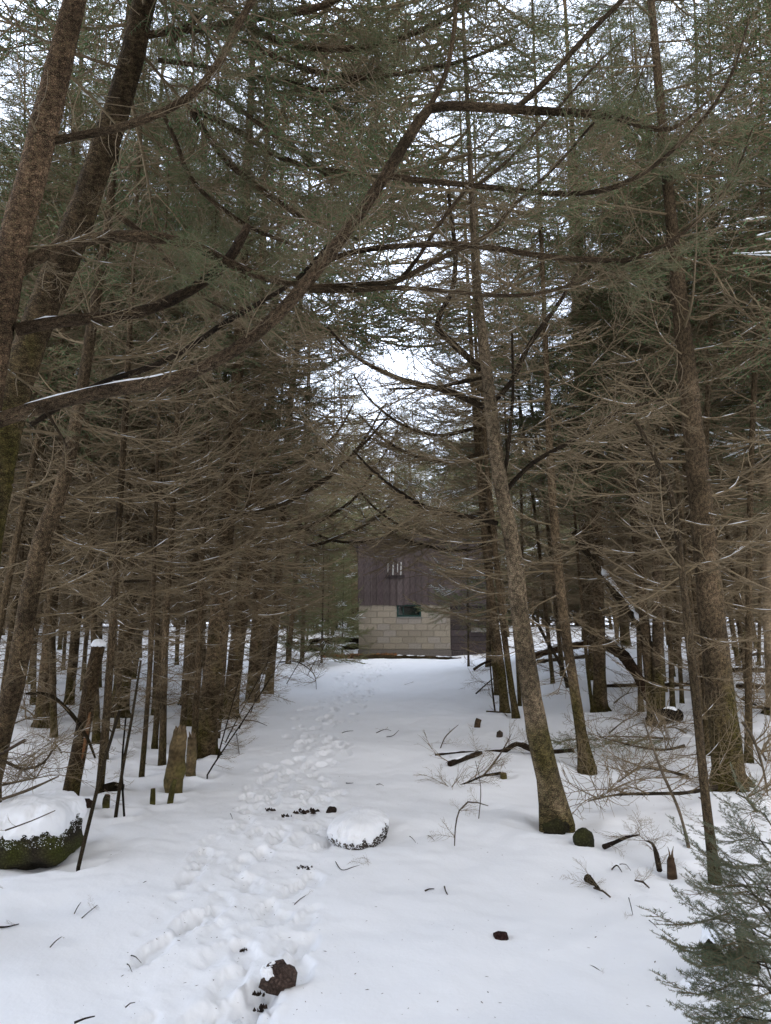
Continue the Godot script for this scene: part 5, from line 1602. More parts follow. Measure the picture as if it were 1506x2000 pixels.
# ---------------------------------------------------------------- fallen wood
# wood lying along world points; twigs of a given length grow from it
func fallen(called: String, label: String, category: String, line: Array, col: Color, twigs: int, longest: float, opts := {}) -> Node3D:
	var foot: Vector3 = line[0][0]
	var own := []
	for p in line[0]:
		own.append(p - foot)
	var l := smooth_line(own, line[1], opts.get("gap", 0.05))
	var o := thing(called, label, category, foot, opts.get("group", ""))
	rng.seed = int(absf(foot.x * 3331.0 + foot.z * 917.0)) + own.size()
	part("stem", trunk_mesh(l[0], l[1], 8 if line[1][0] > 0.012 else 5, col, opts.get("moss", 0.0), 0.0, opts.get("lump", 0.2), opts.get("cut", Color(0.2, 0.14, 0.09)), M.bark if line[1][0] > 0.012 else M.wood, foot.x * 77.0), o)
	var lists := {}
	for k in twigs:
		var p: PackedVector3Array = l[0]
		var i := rng.randi_range(int(p.size() * 0.15), p.size() - 1)
		var proto: Mesh = dead[rng.randi() % 3]
		if not lists.has(proto):
			lists[proto] = []
		lists[proto].append(facing(p[i], rng.randf() * TAU, rng.randf_range(-0.1, 0.8), rng.randf() * TAU, longest * rng.randf_range(0.3, 1.0)))
	for proto in lists:
		many("twigs", proto, lists[proto], o)
	for e in opts.get("white", []):
		snow_on(l[0], l[1], e[0], e[1], e[2], o, e[3] if e.size() > 3 else 0.0)
	return o

func flecks() -> void:
	rng.seed = 808
	var s := Shape.new()
	s.tri(Vector3(-0.5, 0.03, 0), Vector3(0.5, 0.05, 0.1), Vector3(0.1, 0.09, -0.35), Color(0.07, 0.052, 0.04))
	s.tri(Vector3(-0.5, 0.03, 0), Vector3(0.0, 0.06, 0.3), Vector3(0.5, 0.05, 0.1), Color(0.09, 0.062, 0.045))
	var xf := []
	for k in 1500:
		var d := 2.6 + 14.0 * pow(rng.randf(), 1.4)
		var p := on_ground(rng.randf_range(-0.55 * d - 0.3, 0.55 * d + 0.3), -d)
		var g := 0.004 + 0.011 * pow(rng.randf(), 3.0)
		xf.append(Transform3D(Basis(Vector3.UP, rng.randf() * TAU) * Basis().scaled(Vector3(g * rng.randf_range(0.8, 2.2), g, g * 0.8)), p + Vector3(0, 0.001, 0)))
	for k in 900:
		var d := 2.7 + 16.0 * pow(rng.randf(), 1.3)
		var p := on_ground(path_x(d) + rng.randf_range(-0.5, 0.5), -d)
		var g := 0.003 + 0.010 * pow(rng.randf(), 4.0)
		xf.append(Transform3D(Basis(Vector3.UP, rng.randf() * TAU) * Basis().scaled(Vector3(g * rng.randf_range(0.8, 2.2), g, g * 0.8)), p + Vector3(0, 0.002, 0)))
	var o := Node3D.new()
	o.name = "bark_flecks"
	add_child(o)
	tag(o, "tiny bark flecks and needles strewn over the snow", "debris", "", "stuff")
	many("flecks", s.mesh(M.twig), xf, o)

func stubs_on(o: Node3D, p: PackedVector3Array, r: PackedFloat32Array, count: int) -> void:
	var s := Shape.new()
	s.tube(PackedVector3Array([Vector3(-0.3, 0, 0), Vector3(0.25, 0.03, 0), Vector3(0.6, 0.16, 0), Vector3(1.0, 0.2, 0.05)]), PackedFloat32Array([0.32, 0.26, 0.17, 0.12]), 6, Color(0.10, 0.08, 0.06), Color(0.17, 0.13, 0.09), true)
	var m := s.mesh(M.twig)
	var xf := []
	for k in count:
		var i := rng.randi_range(2, int(p.size() * 0.8))
		var a := rng.randf() * TAU
		var g := maxf(0.016, r[i] * 0.32) * rng.randf_range(0.6, 1.5)
		xf.append(facing(p[i] + Vector3(cos(a), 0, -sin(a)) * r[i] * 0.93, a, rng.randf_range(-0.3, 0.5), 0.0, g))
	many("branch_stubs", m, xf, o)

func up(p: Vector3, h: float) -> Vector3:
	return p + Vector3(0, h, 0)

func fallen_wood() -> void:
	var dark := Color(0.11, 0.085, 0.068)
	var grey := Color(0.16, 0.13, 0.10)
	# branches to the right of the path
	fallen("fallen_branch", "long crooked fallen branch lying behind the banded leaning trunk", "branch", [[up(Vector3(0.559, 0.073, -8.630), 0.02), up(Vector3(0.853, 0.074, -8.690), 0.03), up(Vector3(1.146, 0.075, -8.710), 0.03), up(Vector3(1.345, 0.074, -8.680), 0.05), up(Vector3(1.481, 0.073, -8.630), 0.14), up(Vector3(1.654, 0.073, -8.630), 0.08), up(Vector3(1.900, 0.077, -8.700), 0.03), up(Vector3(2.148, 0.084, -8.760), 0.03)], [0.014, 0.02, 0.024, 0.028, 0.032, 0.034, 0.03, 0.028]], dark, 9, 0.5, {"white": [[0.05, 0.4, 0.014], [0.55, 0.95, 0.014]]})
	fallen("fallen_branch", "short cut log end below the long crooked branch", "branch", [[up(Vector3(0.676, 0.059, -8.120), 0.03), up(Vector3(0.843, 0.064, -8.320), 0.04), up(Vector3(1.071, 0.071, -8.580), 0.05)], [0.032, 0.032, 0.024]], dark, 3, 0.5, {"cut": Color(0.22, 0.14, 0.08), "white": [[0.1, 0.8, 0.015]]})
	fallen("fallen_branch", "forked bare twig rising left of the long crooked branch", "branch", [[up(Vector3(0.625, 0.081, -8.910), 0.0), up(Vector3(0.704, 0.088, -9.150), 0.10), up(Vector3(0.782, 0.090, -9.210), 0.17), up(Vector3(0.887, 0.092, -9.270), 0.24)], [0.008, 0.007, 0.006, 0.003]], dark, 4, 0.3)
	fallen("fallen_branch", "bare twiggy branch ending at the mossy branch end", "branch", [[up(Vector3(1.146, 0.047, -7.660), 0.04), up(Vector3(0.968, 0.045, -7.580), 0.03), up(Vector3(0.793, 0.041, -7.370), 0.02), up(Vector3(0.603, 0.036, -7.160), 0.01)], [0.014, 0.013, 0.010, 0.004]], dark, 12, 0.55)
	fallen("fallen_branch", "second bare branch forking up behind the twiggy branch", "branch", [[up(Vector3(0.937, 0.044, -7.540), 0.02), up(Vector3(1.106, 0.052, -7.840), 0.10), up(Vector3(1.247, 0.058, -8.070), 0.20), up(Vector3(1.370, 0.064, -8.320), 0.30)], [0.012, 0.010, 0.007, 0.003]], dark, 5, 0.4)
	fallen("bent_twig", "thin twig bent over like a hoop before the banded trunk", "twig", [[up(Vector3(0.491, 0.009, -5.540), 0.0), up(Vector3(0.507, 0.010, -5.630), 0.10), up(Vector3(0.542, 0.011, -5.690), 0.20), up(Vector3(0.606, 0.011, -5.690), 0.26), up(Vector3(0.678, 0.011, -5.670), 0.26), up(Vector3(0.752, 0.011, -5.660), 0.24)], [0.004, 0.005, 0.006, 0.007, 0.006, 0.003]], dark, 6, 0.28)
	fallen("bent_twig", "tall thin curved twig above the hoop twig", "twig", [[up(Vector3(0.747, 0.018, -6.220), 0.0), up(Vector3(0.770, 0.019, -6.240), 0.18), up(Vector3(0.766, 0.019, -6.270), 0.30), up(Vector3(0.744, 0.021, -6.360), 0.42)], [0.004, 0.004, 0.003, 0.002]], dark, 2, 0.2)
	fallen("fallen_branch", "dark stick ending in a knob left of the broken orange stub", "branch", [[up(Vector3(1.527, 0.008, -5.450), 0.02), up(Vector3(1.617, 0.009, -5.510), 0.03), up(Vector3(1.727, 0.009, -5.570), 0.05), up(Vector3(1.825, 0.010, -5.590), 0.06)], [0.018, 0.012, 0.010, 0.006]], Color(0.08, 0.055, 0.05), 8, 0.35)
	fallen("fallen_branch", "tangled brown twigs beside the broken orange stub", "branch", [[up(Vector3(1.763, 0.004, -5.040), 0.0), up(Vector3(1.790, 0.005, -5.160), 0.06), up(Vector3(1.820, 0.007, -5.320), 0.08), up(Vector3(1.820, 0.008, -5.450), 0.06)], [0.02, 0.015, 0.009, 0.004]], dark, 14, 0.32)
	fallen("bark_piece", "black mossy bark piece with crossed twigs on the smooth snow at the right", "bark", [[up(Vector3(1.247, 0.003, -4.840), 0.015), up(Vector3(1.260, 0.002, -4.750), 0.02), up(Vector3(1.268, 0.002, -4.670), 0.012)], [0.022, 0.016, 0.007]], Color(0.10, 0.085, 0.05), 4, 0.22, {"lump": 0.35, "gap": 0.02})
	fallen("fallen_branch", "thin stick lying under the black mossy bark piece", "branch", [[up(Vector3(1.246, 0.002, -4.700), 0.01), up(Vector3(1.284, 0.002, -4.640), 0.012), up(Vector3(1.302, 0.001, -4.560), 0.008)], [0.005, 0.006, 0.005]], dark, 1, 0.12)
	fallen("fallen_branch", "small knot of twigs above the green sapling", "branch", [[up(Vector3(1.538, 0.003, -4.840), 0.005), up(Vector3(1.564, 0.002, -4.770), 0.02), up(Vector3(1.577, 0.002, -4.700), 0.01)], [0.005, 0.008, 0.004]], dark, 4, 0.18)
	fallen("fallen_branch", "broad bare fallen branch fanning out before the very big spruce", "branch", [[up(Vector3(2.902, 0.047, -6.770), 0.10), up(Vector3(2.531, 0.032, -6.520), 0.12), up(Vector3(2.197, 0.025, -6.430), 0.14), up(Vector3(1.887, 0.022, -6.390), 0.14), up(Vector3(1.668, 0.021, -6.360), 0.10)], [0.02, 0.017, 0.014, 0.009, 0.004]], grey, 13, 0.9)
	fallen("fallen_branch", "second bare branch lying across the snow behind the broad one", "branch", [[up(Vector3(2.838, 0.059, -7.220), 0.08), up(Vector3(2.599, 0.050, -7.160), 0.16), up(Vector3(2.338, 0.042, -7.090), 0.20), up(Vector3(2.071, 0.032, -6.840), 0.14)], [0.017, 0.014, 0.010, 0.004]], grey, 16, 0.8)
	fallen("fallen_branch", "low dead bough sweeping left from behind the crooked thin spruce", "branch", [[up(Vector3(3.086, 0.092, -7.890), 0.22), up(Vector3(2.841, 0.083, -7.940), 0.18), up(Vector3(2.563, 0.081, -8.230), 0.20), up(Vector3(2.343, 0.082, -8.520), 0.24)], [0.016, 0.014, 0.010, 0.004]], grey, 12, 0.8)
	var fb := fallen("green_bough", "flat green fallen bough between the slim mossy spruce and the split pair", "branch", [[up(Vector3(3.197, 0.125, -8.590), 0.15), up(Vector3(2.896, 0.114, -8.720), 0.16), up(Vector3(2.529, 0.101, -8.860), 0.16)], [0.012, 0.009, 0.004]], grey, 5, 0.5)
	var xf := []
	for q in 9:
		xf.append(facing(Vector3(-0.14 * q + 0.1, 0.02, 0.03 * (q % 3)), PI + (q % 2) * 1.2 - 0.6, -0.1, 0.0, 0.55))
	many("needle_sprays", needle[0], xf, fb)
	fallen("leaning_stick", "long thin dead stick leaning across in front of the very big spruce", "stick", [[Vector3(2.141, 0.010, -5.510), Vector3(2.231, 0.172, -5.900), Vector3(2.218, 0.415, -6.200), Vector3(2.206, 0.735, -6.500)], [0.012, 0.012, 0.010, 0.006]], grey, 6, 0.5)
	fallen("dead_log", "curved dead log with torn reddish wood arching down to the split pair", "log", [[up(Vector3(3.701, 0.228, -10.220), 0.05), Vector3(3.732, 0.457, -10.700), Vector3(3.669, 0.788, -11.000), Vector3(3.607, 1.047, -11.400), Vector3(3.556, 1.186, -11.800), Vector3(3.389, 1.254, -12.200)], [0.06, 0.065, 0.075, 0.09, 0.10, 0.09]], Color(0.11, 0.075, 0.055), 4, 0.8, {"lump": 0.16, "white": [[0.66, 1.0, 0.05], [0.08, 0.2, 0.02]]})
	fallen("dead_log", "snowy leaning dead trunk propped against the split pair", "log", [[Vector3(3.844, 0.965, -10.500), Vector3(3.640, 1.513, -10.700), Vector3(3.393, 1.971, -10.900), Vector3(3.131, 2.453, -11.100), Vector3(2.891, 2.925, -11.300)], [0.06, 0.06, 0.055, 0.05, 0.04]], Color(0.14, 0.11, 0.08), 6, 0.9, {"white": [[0.03, 0.75, 0.11]]})
	fallen("dead_log", "dark upturned root lump under the split pair", "log", [[up(Vector3(3.530, 0.209, -10.070), 0.03), up(Vector3(3.749, 0.230, -10.200), 0.10), up(Vector3(3.983, 0.249, -10.270), 0.06)], [0.10, 0.11, 0.07]], Color(0.04, 0.032, 0.025), 3, 0.5, {"lump": 0.25, "white": [[0.5, 1.0, 0.03]]})
	fallen("fallen_log", "long thin dark log lying level beyond the split pair", "log", [[up(Vector3(3.585, 0.394, -12.720), 0.10), up(Vector3(4.122, 0.428, -12.520), 0.10), up(Vector3(4.881, 0.450, -12.300), 0.10), up(Vector3(5.468, 0.450, -12.130), 0.08)], [0.03, 0.035, 0.035, 0.03]], dark, 8, 0.9, {"white": [[0.02, 0.6, 0.03]]})
	fallen("fallen_log", "brown fallen log with snow between the banded trunk and the mound", "log", [[up(Vector3(3.242, 0.700, -16.330), 0.12), up(Vector3(3.749, 0.809, -16.350), 0.16), up(Vector3(4.350, 0.896, -16.090), 0.2)], [0.07, 0.08, 0.07]], Color(0.15, 0.09, 0.06), 4, 0.8, {"white": [[0.05, 0.95, 0.06]]})
	fallen("fallen_log", "thinner fallen log crossing in front of the brown one", "log", [[up(Vector3(3.182, 0.647, -15.770), 0.08), up(Vector3(3.641, 0.708, -15.440), 0.10), up(Vector3(4.296, 0.785, -15.150), 0.1)], [0.04, 0.04, 0.035]], grey, 6, 0.8, {"white": [[0.1, 0.9, 0.04]]})
	fallen("leaning_stick", "dead grey stick leaning to the left in front of the snow mound", "stick", [[Vector3(3.204, 0.403, -13.270), Vector3(3.145, 0.783, -13.500), Vector3(2.920, 1.190, -13.500), Vector3(2.678, 1.692, -13.600)], [0.035, 0.035, 0.03, 0.02]], grey, 5, 0.7)
	fallen("fallen_branch", "dark branch jutting from the snow before the close pair", "branch", [[up(Vector3(1.924, 0.472, -16.490), 0.05), up(Vector3(2.210, 0.513, -16.530), 0.16), up(Vector3(2.509, 0.551, -16.280), 0.22)], [0.03, 0.03, 0.02]], dark, 4, 0.8)
	fallen("fallen_branch", "dark bare twigs lying beside the close pair", "branch", [[up(Vector3(1.603, 0.275, -13.410), 0.03), up(Vector3(1.823, 0.301, -13.690), 0.14), up(Vector3(2.029, 0.324, -13.830), 0.25)], [0.014, 0.012, 0.006]], dark, 7, 0.7)
	fallen("dead_sapling", "thin dark upright dead stem left of the close pair", "sapling", [[Vector3(1.695, 0.190, -11.760), Vector3(1.681, 0.486, -11.900), Vector3(1.671, 0.874, -12.000), Vector3(1.673, 1.357, -12.000)], [0.014, 0.013, 0.011, 0.007]], dark, 8, 0.5)
	fallen("fallen_branch", "grey stick lying on the snow before the close pair", "branch", [[up(Vector3(1.549, 0.184, -11.680), 0.02), up(Vector3(1.723, 0.180, -11.530), 0.03), up(Vector3(1.803, 0.171, -11.310), 0.02)], [0.012, 0.012, 0.008]], grey, 2, 0.4)
	for e in [[[Vector3(5.518, 0.611, -13.410), Vector3(6.108, 0.602, -13.310), Vector3(6.879, 0.617, -13.580)], "low snowy log in the wood right of the very big spruce"], [[Vector3(5.656, 0.460, -12.180), Vector3(5.859, 0.437, -11.930), Vector3(6.415, 0.456, -12.060)], "dark log end at the right edge behind the very big spruce"], [[Vector3(7.291, 0.775, -15.340), Vector3(8.663, 0.716, -17.280), Vector3(10.066, 0.664, -18.800)], "far snowy log at the right edge beneath the bleached snag"]]:
		fallen("fallen_log", e[1], "log", [[up(e[0][0], 0.08), up(e[0][1], 0.12), up(e[0][2], 0.08)], [0.04, 0.045, 0.04]], dark, 14, 1.1, {"white": [[0.03, 0.97, 0.04]]})
	fallen("fallen_branch", "big bare brush of branches at the right edge beside the very big spruce", "branch", [[up(Vector3(4.733, 0.215, -9.090), 0.3), up(Vector3(4.642, 0.231, -9.390), 0.3), up(Vector3(4.544, 0.246, -9.710), 0.35)], [0.02, 0.017, 0.008]], grey, 16, 1.1)
	fallen("fallen_branch", "curved bare branch drooping to the snow right of the big mossy foot", "branch", [[Vector3(3.232, 0.682, -6.900), Vector3(3.267, 0.563, -6.800), Vector3(3.290, 0.319, -6.700), up(Vector3(3.330, 0.057, -6.730), 0.02)], [0.012, 0.012, 0.010, 0.006]], grey, 10, 0.7)
	var brush := [
		[Vector3(2.802, 0.141, -9.570), Vector3(3.357, 0.197, -10.060), "bare brush lying between the slim mossy spruce and the split pair", 16, 0.9], [Vector3(3.658, 0.183, -9.300), Vector3(3.332, 0.154, -9.100), "tangle of bare twigs at the foot of the split pair", 18, 0.8],
		[Vector3(2.960, 0.031, -6.170), Vector3(2.863, 0.033, -6.310), "low bare twigs right of the very big spruce's foot", 16, 0.8], [Vector3(5.859, 0.557, -12.970), Vector3(5.519, 0.582, -13.200), "bare brush on the snow behind the very big spruce", 18, 1.0],
		[Vector3(3.354, 0.485, -13.870), Vector3(3.000, 0.489, -14.420), "thin bare brush behind the banded trunk", 16, 0.9], [Vector3(3.862, 0.118, -7.760), Vector3(3.915, 0.141, -8.180), "bare branch tangle at the right edge beside the big mossy foot", 20, 1.0],
		[Vector3(3.486, 0.290, -11.570), Vector3(3.853, 0.333, -11.730), "scattered bare twigs in front of the curved dead log", 14, 0.8], [Vector3(-4.801, 0.222, -9.890), Vector3(-4.352, 0.193, -9.640), "bare brush on the snow behind the left edge trunk", 18, 1.0],
		[Vector3(-3.425, 0.138, -9.590), Vector3(-3.774, 0.167, -9.820), "bare twigs on the snow behind the snow capped snag", 14, 0.9], [Vector3(-3.401, 0.190, -11.160), Vector3(-3.185, 0.189, -11.460), "bare brush between the slim poles left of the path", 16, 1.0],
		[Vector3(-1.949, 0.403, -18.760), Vector3(-1.499, 0.419, -19.530), "dark bare brush at the left rim of the path end", 18, 1.0], [Vector3(-3.549, 0.103, -8.400), Vector3(-3.755, 0.116, -8.480), "bare twigs lying before the left edge trunk", 14, 0.7],
		[Vector3(-2.284, 0.132, -10.530), Vector3(-2.591, 0.148, -10.920), "bare brush hugging the foot of the knotted spruce", 18, 0.9], [Vector3(-2.309, 0.188, -12.110), Vector3(-2.190, 0.214, -12.830), "bare brush along the feet of the left row", 18, 1.0],
	]
	for e in brush:
		var b0: Vector3 = e[0]
		var b1: Vector3 = e[1]
		fallen("fallen_branch", e[2], "branch", [[up(b0, 0.05), up(b0.lerp(b1, 0.5), 0.14), up(b1, 0.16)], [0.012, 0.009, 0.004]], grey, int(e[3] * 0.5), e[4])
	# left side
	fallen("fallen_branch", "long curving bare branch low at the left edge behind the boulder", "branch", [[Vector3(-3.202, 0.534, -6.200), Vector3(-3.051, 0.454, -6.200), Vector3(-2.857, 0.426, -6.100), Vector3(-2.717, 0.473, -6.100), Vector3(-2.651, 0.571, -6.100)], [0.016, 0.014, 0.012, 0.010, 0.006]], grey, 14, 0.6)
	fallen("fallen_branch", "bare branch with a blunt dark end at the left edge", "branch", [[Vector3(-3.095, 0.511, -6.000), Vector3(-2.979, 0.576, -6.000), Vector3(-2.825, 0.665, -6.000)], [0.012, 0.013, 0.013]], dark, 6, 0.5)
	fallen("fallen_branch", "straight bare stick resting across the top of the boulder", "branch", [[Vector3(-2.678, 0.367, -5.300), Vector3(-2.518, 0.412, -5.400), Vector3(-2.334, 0.492, -5.500)], [0.012, 0.010, 0.005]], grey, 4, 0.35)
	fallen("fallen_branch", "thin twig lying on the boulder's snow cap", "branch", [[Vector3(-2.324, 0.325, -4.750), Vector3(-2.217, 0.353, -4.850), Vector3(-2.132, 0.380, -5.000)], [0.005, 0.004, 0.003]], dark, 2, 0.15)
	fallen("fallen_branch", "brush of bare twigs piled left of the boulder", "branch", [[Vector3(-3.066, 0.321, -5.900), Vector3(-2.922, 0.338, -6.000), Vector3(-2.816, 0.335, -6.200)], [0.012, 0.010, 0.006]], grey, 20, 0.7)
	fallen("dead_limb", "long dead limb running down from the leaning trunk to the snow", "branch", [[Vector3(-3.087, 0.970, -6.500), Vector3(-2.920, 0.947, -6.600), Vector3(-2.764, 0.774, -6.700), Vector3(-2.657, 0.563, -6.800), Vector3(-2.612, 0.369, -6.900)], [0.014, 0.016, 0.016, 0.013, 0.008]], Color(0.12, 0.095, 0.06), 8, 0.5)
	fallen("fallen_log", "short dark rotten log on the snow behind the thin dead sapling", "log", [[up(Vector3(-2.566, 0.035, -7.060), 0.03), up(Vector3(-2.518, 0.036, -7.120), 0.035), up(Vector3(-2.428, 0.036, -7.160), 0.02)], [0.05, 0.05, 0.03]], Color(0.035, 0.03, 0.018), 1, 0.3, {"lump": 0.2, "white": [[0.1, 0.9, 0.012]]})
	fallen("fallen_branch", "snowy broken sticks lying at the foot of the knotted spruce", "branch", [[up(Vector3(-2.194, 0.079, -8.850), 0.10), up(Vector3(-2.085, 0.086, -9.090), 0.14), up(Vector3(-1.982, 0.097, -9.460), 0.16), up(Vector3(-1.945, 0.113, -9.970), 0.12)], [0.012, 0.012, 0.010, 0.006]], grey, 9, 0.5, {"white": [[0.05, 0.6, 0.012]]})
	fallen("fallen_branch", "thin bare branch reaching onto the path beyond the knotted spruce", "branch", [[up(Vector3(-2.005, 0.143, -10.850), 0.04), up(Vector3(-1.817, 0.137, -10.690), 0.05), up(Vector3(-1.640, 0.133, -10.570), 0.01)], [0.010, 0.007, 0.003]], dark, 5, 0.4)
	fallen("fallen_branch", "bent twig hanging over the path beside the row of spruces", "branch", [[up(Vector3(-1.923, 0.110, -9.860), 0.03), up(Vector3(-1.545, 0.060, -8.190), 0.01)], [0.006, 0.003]], dark, 5, 0.35)
	fallen("fallen_branch", "arched bare branch reaching toward the path near its narrow end", "branch", [[up(Vector3(-2.382, 0.354, -16.890), 0.3), up(Vector3(-1.919, 0.339, -16.370), 0.35), up(Vector3(-1.517, 0.324, -15.880), 0.15), up(Vector3(-1.327, 0.277, -14.540), 0.0)], [0.016, 0.013, 0.008, 0.004]], dark, 10, 0.8)
	# small sticks and twigs lying on the open snow
	var small := [
		[[Vector3(-0.333, 0.006, -5.190), Vector3(-0.279, 0.004, -5.020), Vector3(-0.209, 0.004, -5.070), Vector3(-0.138, 0.005, -5.140), Vector3(-0.072, 0.006, -5.260)], "bent twiggy sprig just below the buried rock", 3, 0.14],
		[[Vector3(0.234, 0.002, -4.670), Vector3(0.259, 0.002, -4.680), Vector3(0.291, 0.002, -4.700)], "short black stick half sunk in the snow right of the track", 0, 0.1],
		[[Vector3(0.355, 0.002, -4.740), Vector3(0.356, 0.002, -4.640), Vector3(0.371, 0.001, -4.560)], "black hooked stick end beside the short sunk stick", 1, 0.06],
		[[Vector3(0.937, 0.000, -3.720), Vector3(0.964, 0.000, -3.690), Vector3(1.014, 0.000, -3.580)], "long thin twig alone on the smooth snow at lower right", 1, 0.12],
		[[Vector3(1.409, 0.001, -4.560), Vector3(1.378, 0.001, -4.430), Vector3(1.350, 0.000, -4.310)], "thin upright twig fork left of the green sapling", 2, 0.1],
		[[Vector3(-1.641, 0.000, -4.270), Vector3(-1.631, 0.000, -4.330), Vector3(-1.627, 0.001, -4.450)], "little forked twig on the smooth snow below the boulder", 3, 0.1],
		[[Vector3(-1.707, 0.000, -4.330), Vector3(-1.719, 0.001, -4.400), Vector3(-1.736, 0.001, -4.490)], "short straight twig beside the little forked twig", 0, 0.1],
		[[Vector3(-1.651, 0.000, -3.910), Vector3(-1.648, 0.000, -3.960), Vector3(-1.647, 0.000, -4.030)], "thin forked twig lower on the smooth left snow", 1, 0.08],
		[[Vector3(-1.222, 0.000, -3.820), Vector3(-1.190, 0.000, -3.790), Vector3(-1.146, 0.000, -3.740)], "small slanted twig at lower left beside the track", 0, 0.08],
		[[Vector3(-1.210, 0.000, -3.730), Vector3(-1.190, 0.000, -3.700), Vector3(-1.159, 0.000, -3.650)], "tiny crossed twig below the small slanted twig", 1, 0.05],
		[[Vector3(-1.082, 0.000, -3.340), Vector3(-1.069, 0.000, -3.360), Vector3(-1.055, 0.000, -3.380)], "tiny forked twig near the bottom left corner", 1, 0.05],
		[[Vector3(-1.245, 0.000, -3.220), Vector3(-1.212, 0.000, -3.240), Vector3(-1.182, 0.000, -3.270)], "dark stick at the bottom edge of the snow", 1, 0.06],
		[[Vector3(-2.233, 0.001, -4.560), Vector3(-2.218, 0.001, -4.600), Vector3(-2.216, 0.002, -4.680)], "dark stick at the left edge below the boulder", 1, 0.1],
		[[Vector3(-2.021, 0.000, -4.150), Vector3(-1.976, 0.000, -4.140), Vector3(-1.942, 0.000, -4.190)], "dark curved stick lower on the left edge", 1, 0.1],
		[[Vector3(-1.486, 0.002, -4.770), Vector3(-1.471, 0.003, -4.800), Vector3(-1.459, 0.003, -4.830)], "small doubled twig in the middle of the left snow", 1, 0.06],
		[[Vector3(-0.516, 0.001, -4.460), Vector3(-0.491, 0.001, -4.520), Vector3(-0.464, 0.001, -4.600)], "small twig with a bud at the right rim of the track", 1, 0.08],
		[[Vector3(0.178, 0.012, -5.750), Vector3(0.198, 0.011, -5.670), Vector3(0.217, 0.010, -5.600)], "tiny twig on open snow right of the buried rock", 0, 0.05],
		[[Vector3(0.315, 0.012, -5.770), Vector3(0.334, 0.011, -5.710), Vector3(0.353, 0.010, -5.650)], "tiny twig just right of the other tiny one past the buried rock", 0, 0.05],
		[[Vector3(-0.122, 0.117, -10.070), Vector3(-0.007, 0.124, -10.290), Vector3(0.075, 0.122, -10.220)], "dark leafy stick in the middle distance of the path", 3, 0.12],
		[[Vector3(0.013, 0.108, -9.790), Vector3(0.099, 0.110, -9.860), Vector3(0.179, 0.123, -10.260)], "black crooked stick next to the leafy stick on the path", 0, 0.1],
		[[Vector3(-0.574, 0.117, -10.070), Vector3(-0.511, 0.119, -10.150), Vector3(-0.432, 0.122, -10.220)], "dark bark flakes in the middle distance left on the path", 2, 0.08],
		[[Vector3(0.645, 0.063, -8.270), Vector3(0.713, 0.067, -8.420), Vector3(0.830, 0.073, -8.630)], "crooked stick at the near end of the crooked branch", 1, 0.12],
		[[Vector3(-0.379, 0.041, -7.410), Vector3(-0.348, 0.041, -7.370), Vector3(-0.310, 0.041, -7.410)], "dark twig tip above the buried rock", 1, 0.08],
		[[Vector3(-0.088, 0.040, -7.330), Vector3(-0.054, 0.040, -7.350), Vector3(-0.015, 0.039, -7.290)], "small curled twig above and right of the buried rock", 1, 0.08],
		[[Vector3(-1.273, 0.021, -6.360), Vector3(-1.236, 0.019, -6.240), Vector3(-1.205, 0.017, -6.130)], "tiny speck of twig left of the trampled track", 0, 0.05],
		[[Vector3(1.414, 0.000, -4.240), Vector3(1.415, 0.000, -4.180), Vector3(1.422, 0.000, -4.140)], "tiny twig beside the tips of the green sapling", 1, 0.05],
		[[Vector3(0.376, 0.313, -15.020), Vector3(0.485, 0.325, -15.230), Vector3(0.624, 0.345, -15.610)], "small far twig on the path short of the building", 1, 0.1],
		[[Vector3(1.456, 0.004, -5.040), Vector3(1.508, 0.005, -5.100), Vector3(1.506, 0.004, -4.990)], "looped twig right of the black mossy bark piece", 1, 0.08],
		[[Vector3(1.537, 0.005, -5.140), Vector3(1.571, 0.005, -5.120), Vector3(1.572, 0.004, -5.020)], "curved twig between the looped twig and the small knot", 1, 0.08],
	]
	for e in small:
		var pts := []
		var rad := []
		var n: int = e[0].size()
		for i in n:
			pts.append(up(e[0][i], 0.004 + 0.006 * sin(PI * i / (n - 1))))
			rad.append(lerpf(0.0030, 0.0014, float(i) / (n - 1)) * (1.7 if e[1].contains("black") or e[1].contains("dark") else 1.0))
		fallen("twig", e[1], "twig", [pts, rad], Color(0.045, 0.034, 0.028), e[2], e[3], {"gap": 0.015, "group": "twigs lying on the open snow"})
	# timber before the building
	fallen("fallen_log", "long thin log lying across the end of the path before the building", "log", [[up(Vector3(-1.789, 0.441, -23.270), 0.02), up(Vector3(-0.515, 0.441, -22.960), 0.03), up(Vector3(0.722, 0.444, -22.590), 0.03), up(Vector3(2.158, 0.482, -21.580), 0.0)], [0.06, 0.07, 0.06, 0.05]], Color(0.14, 0.11, 0.075), 0, 0.5, {"white": [[0.5, 0.95, 0.03]]})
	fallen("fallen_log", "dark mossy log beside the building's left corner", "log", [[Vector3(-2.666, 0.661, -24.000), Vector3(-1.864, 0.718, -24.200), Vector3(-0.882, 0.744, -24.400)], [0.10, 0.11, 0.10]], Color(0.07, 0.06, 0.035), 2, 0.9, {"white": [[0.05, 0.9, 0.05]]})
	fallen("fallen_log", "upper dark log of the two beside the building's left corner", "log", [[Vector3(-2.504, 0.863, -24.800), Vector3(-1.758, 0.924, -25.000), Vector3(-0.877, 0.919, -25.200)], [0.10, 0.10, 0.09]], Color(0.06, 0.05, 0.035), 2, 0.9, {"white": [[0.05, 0.95, 0.10]]})


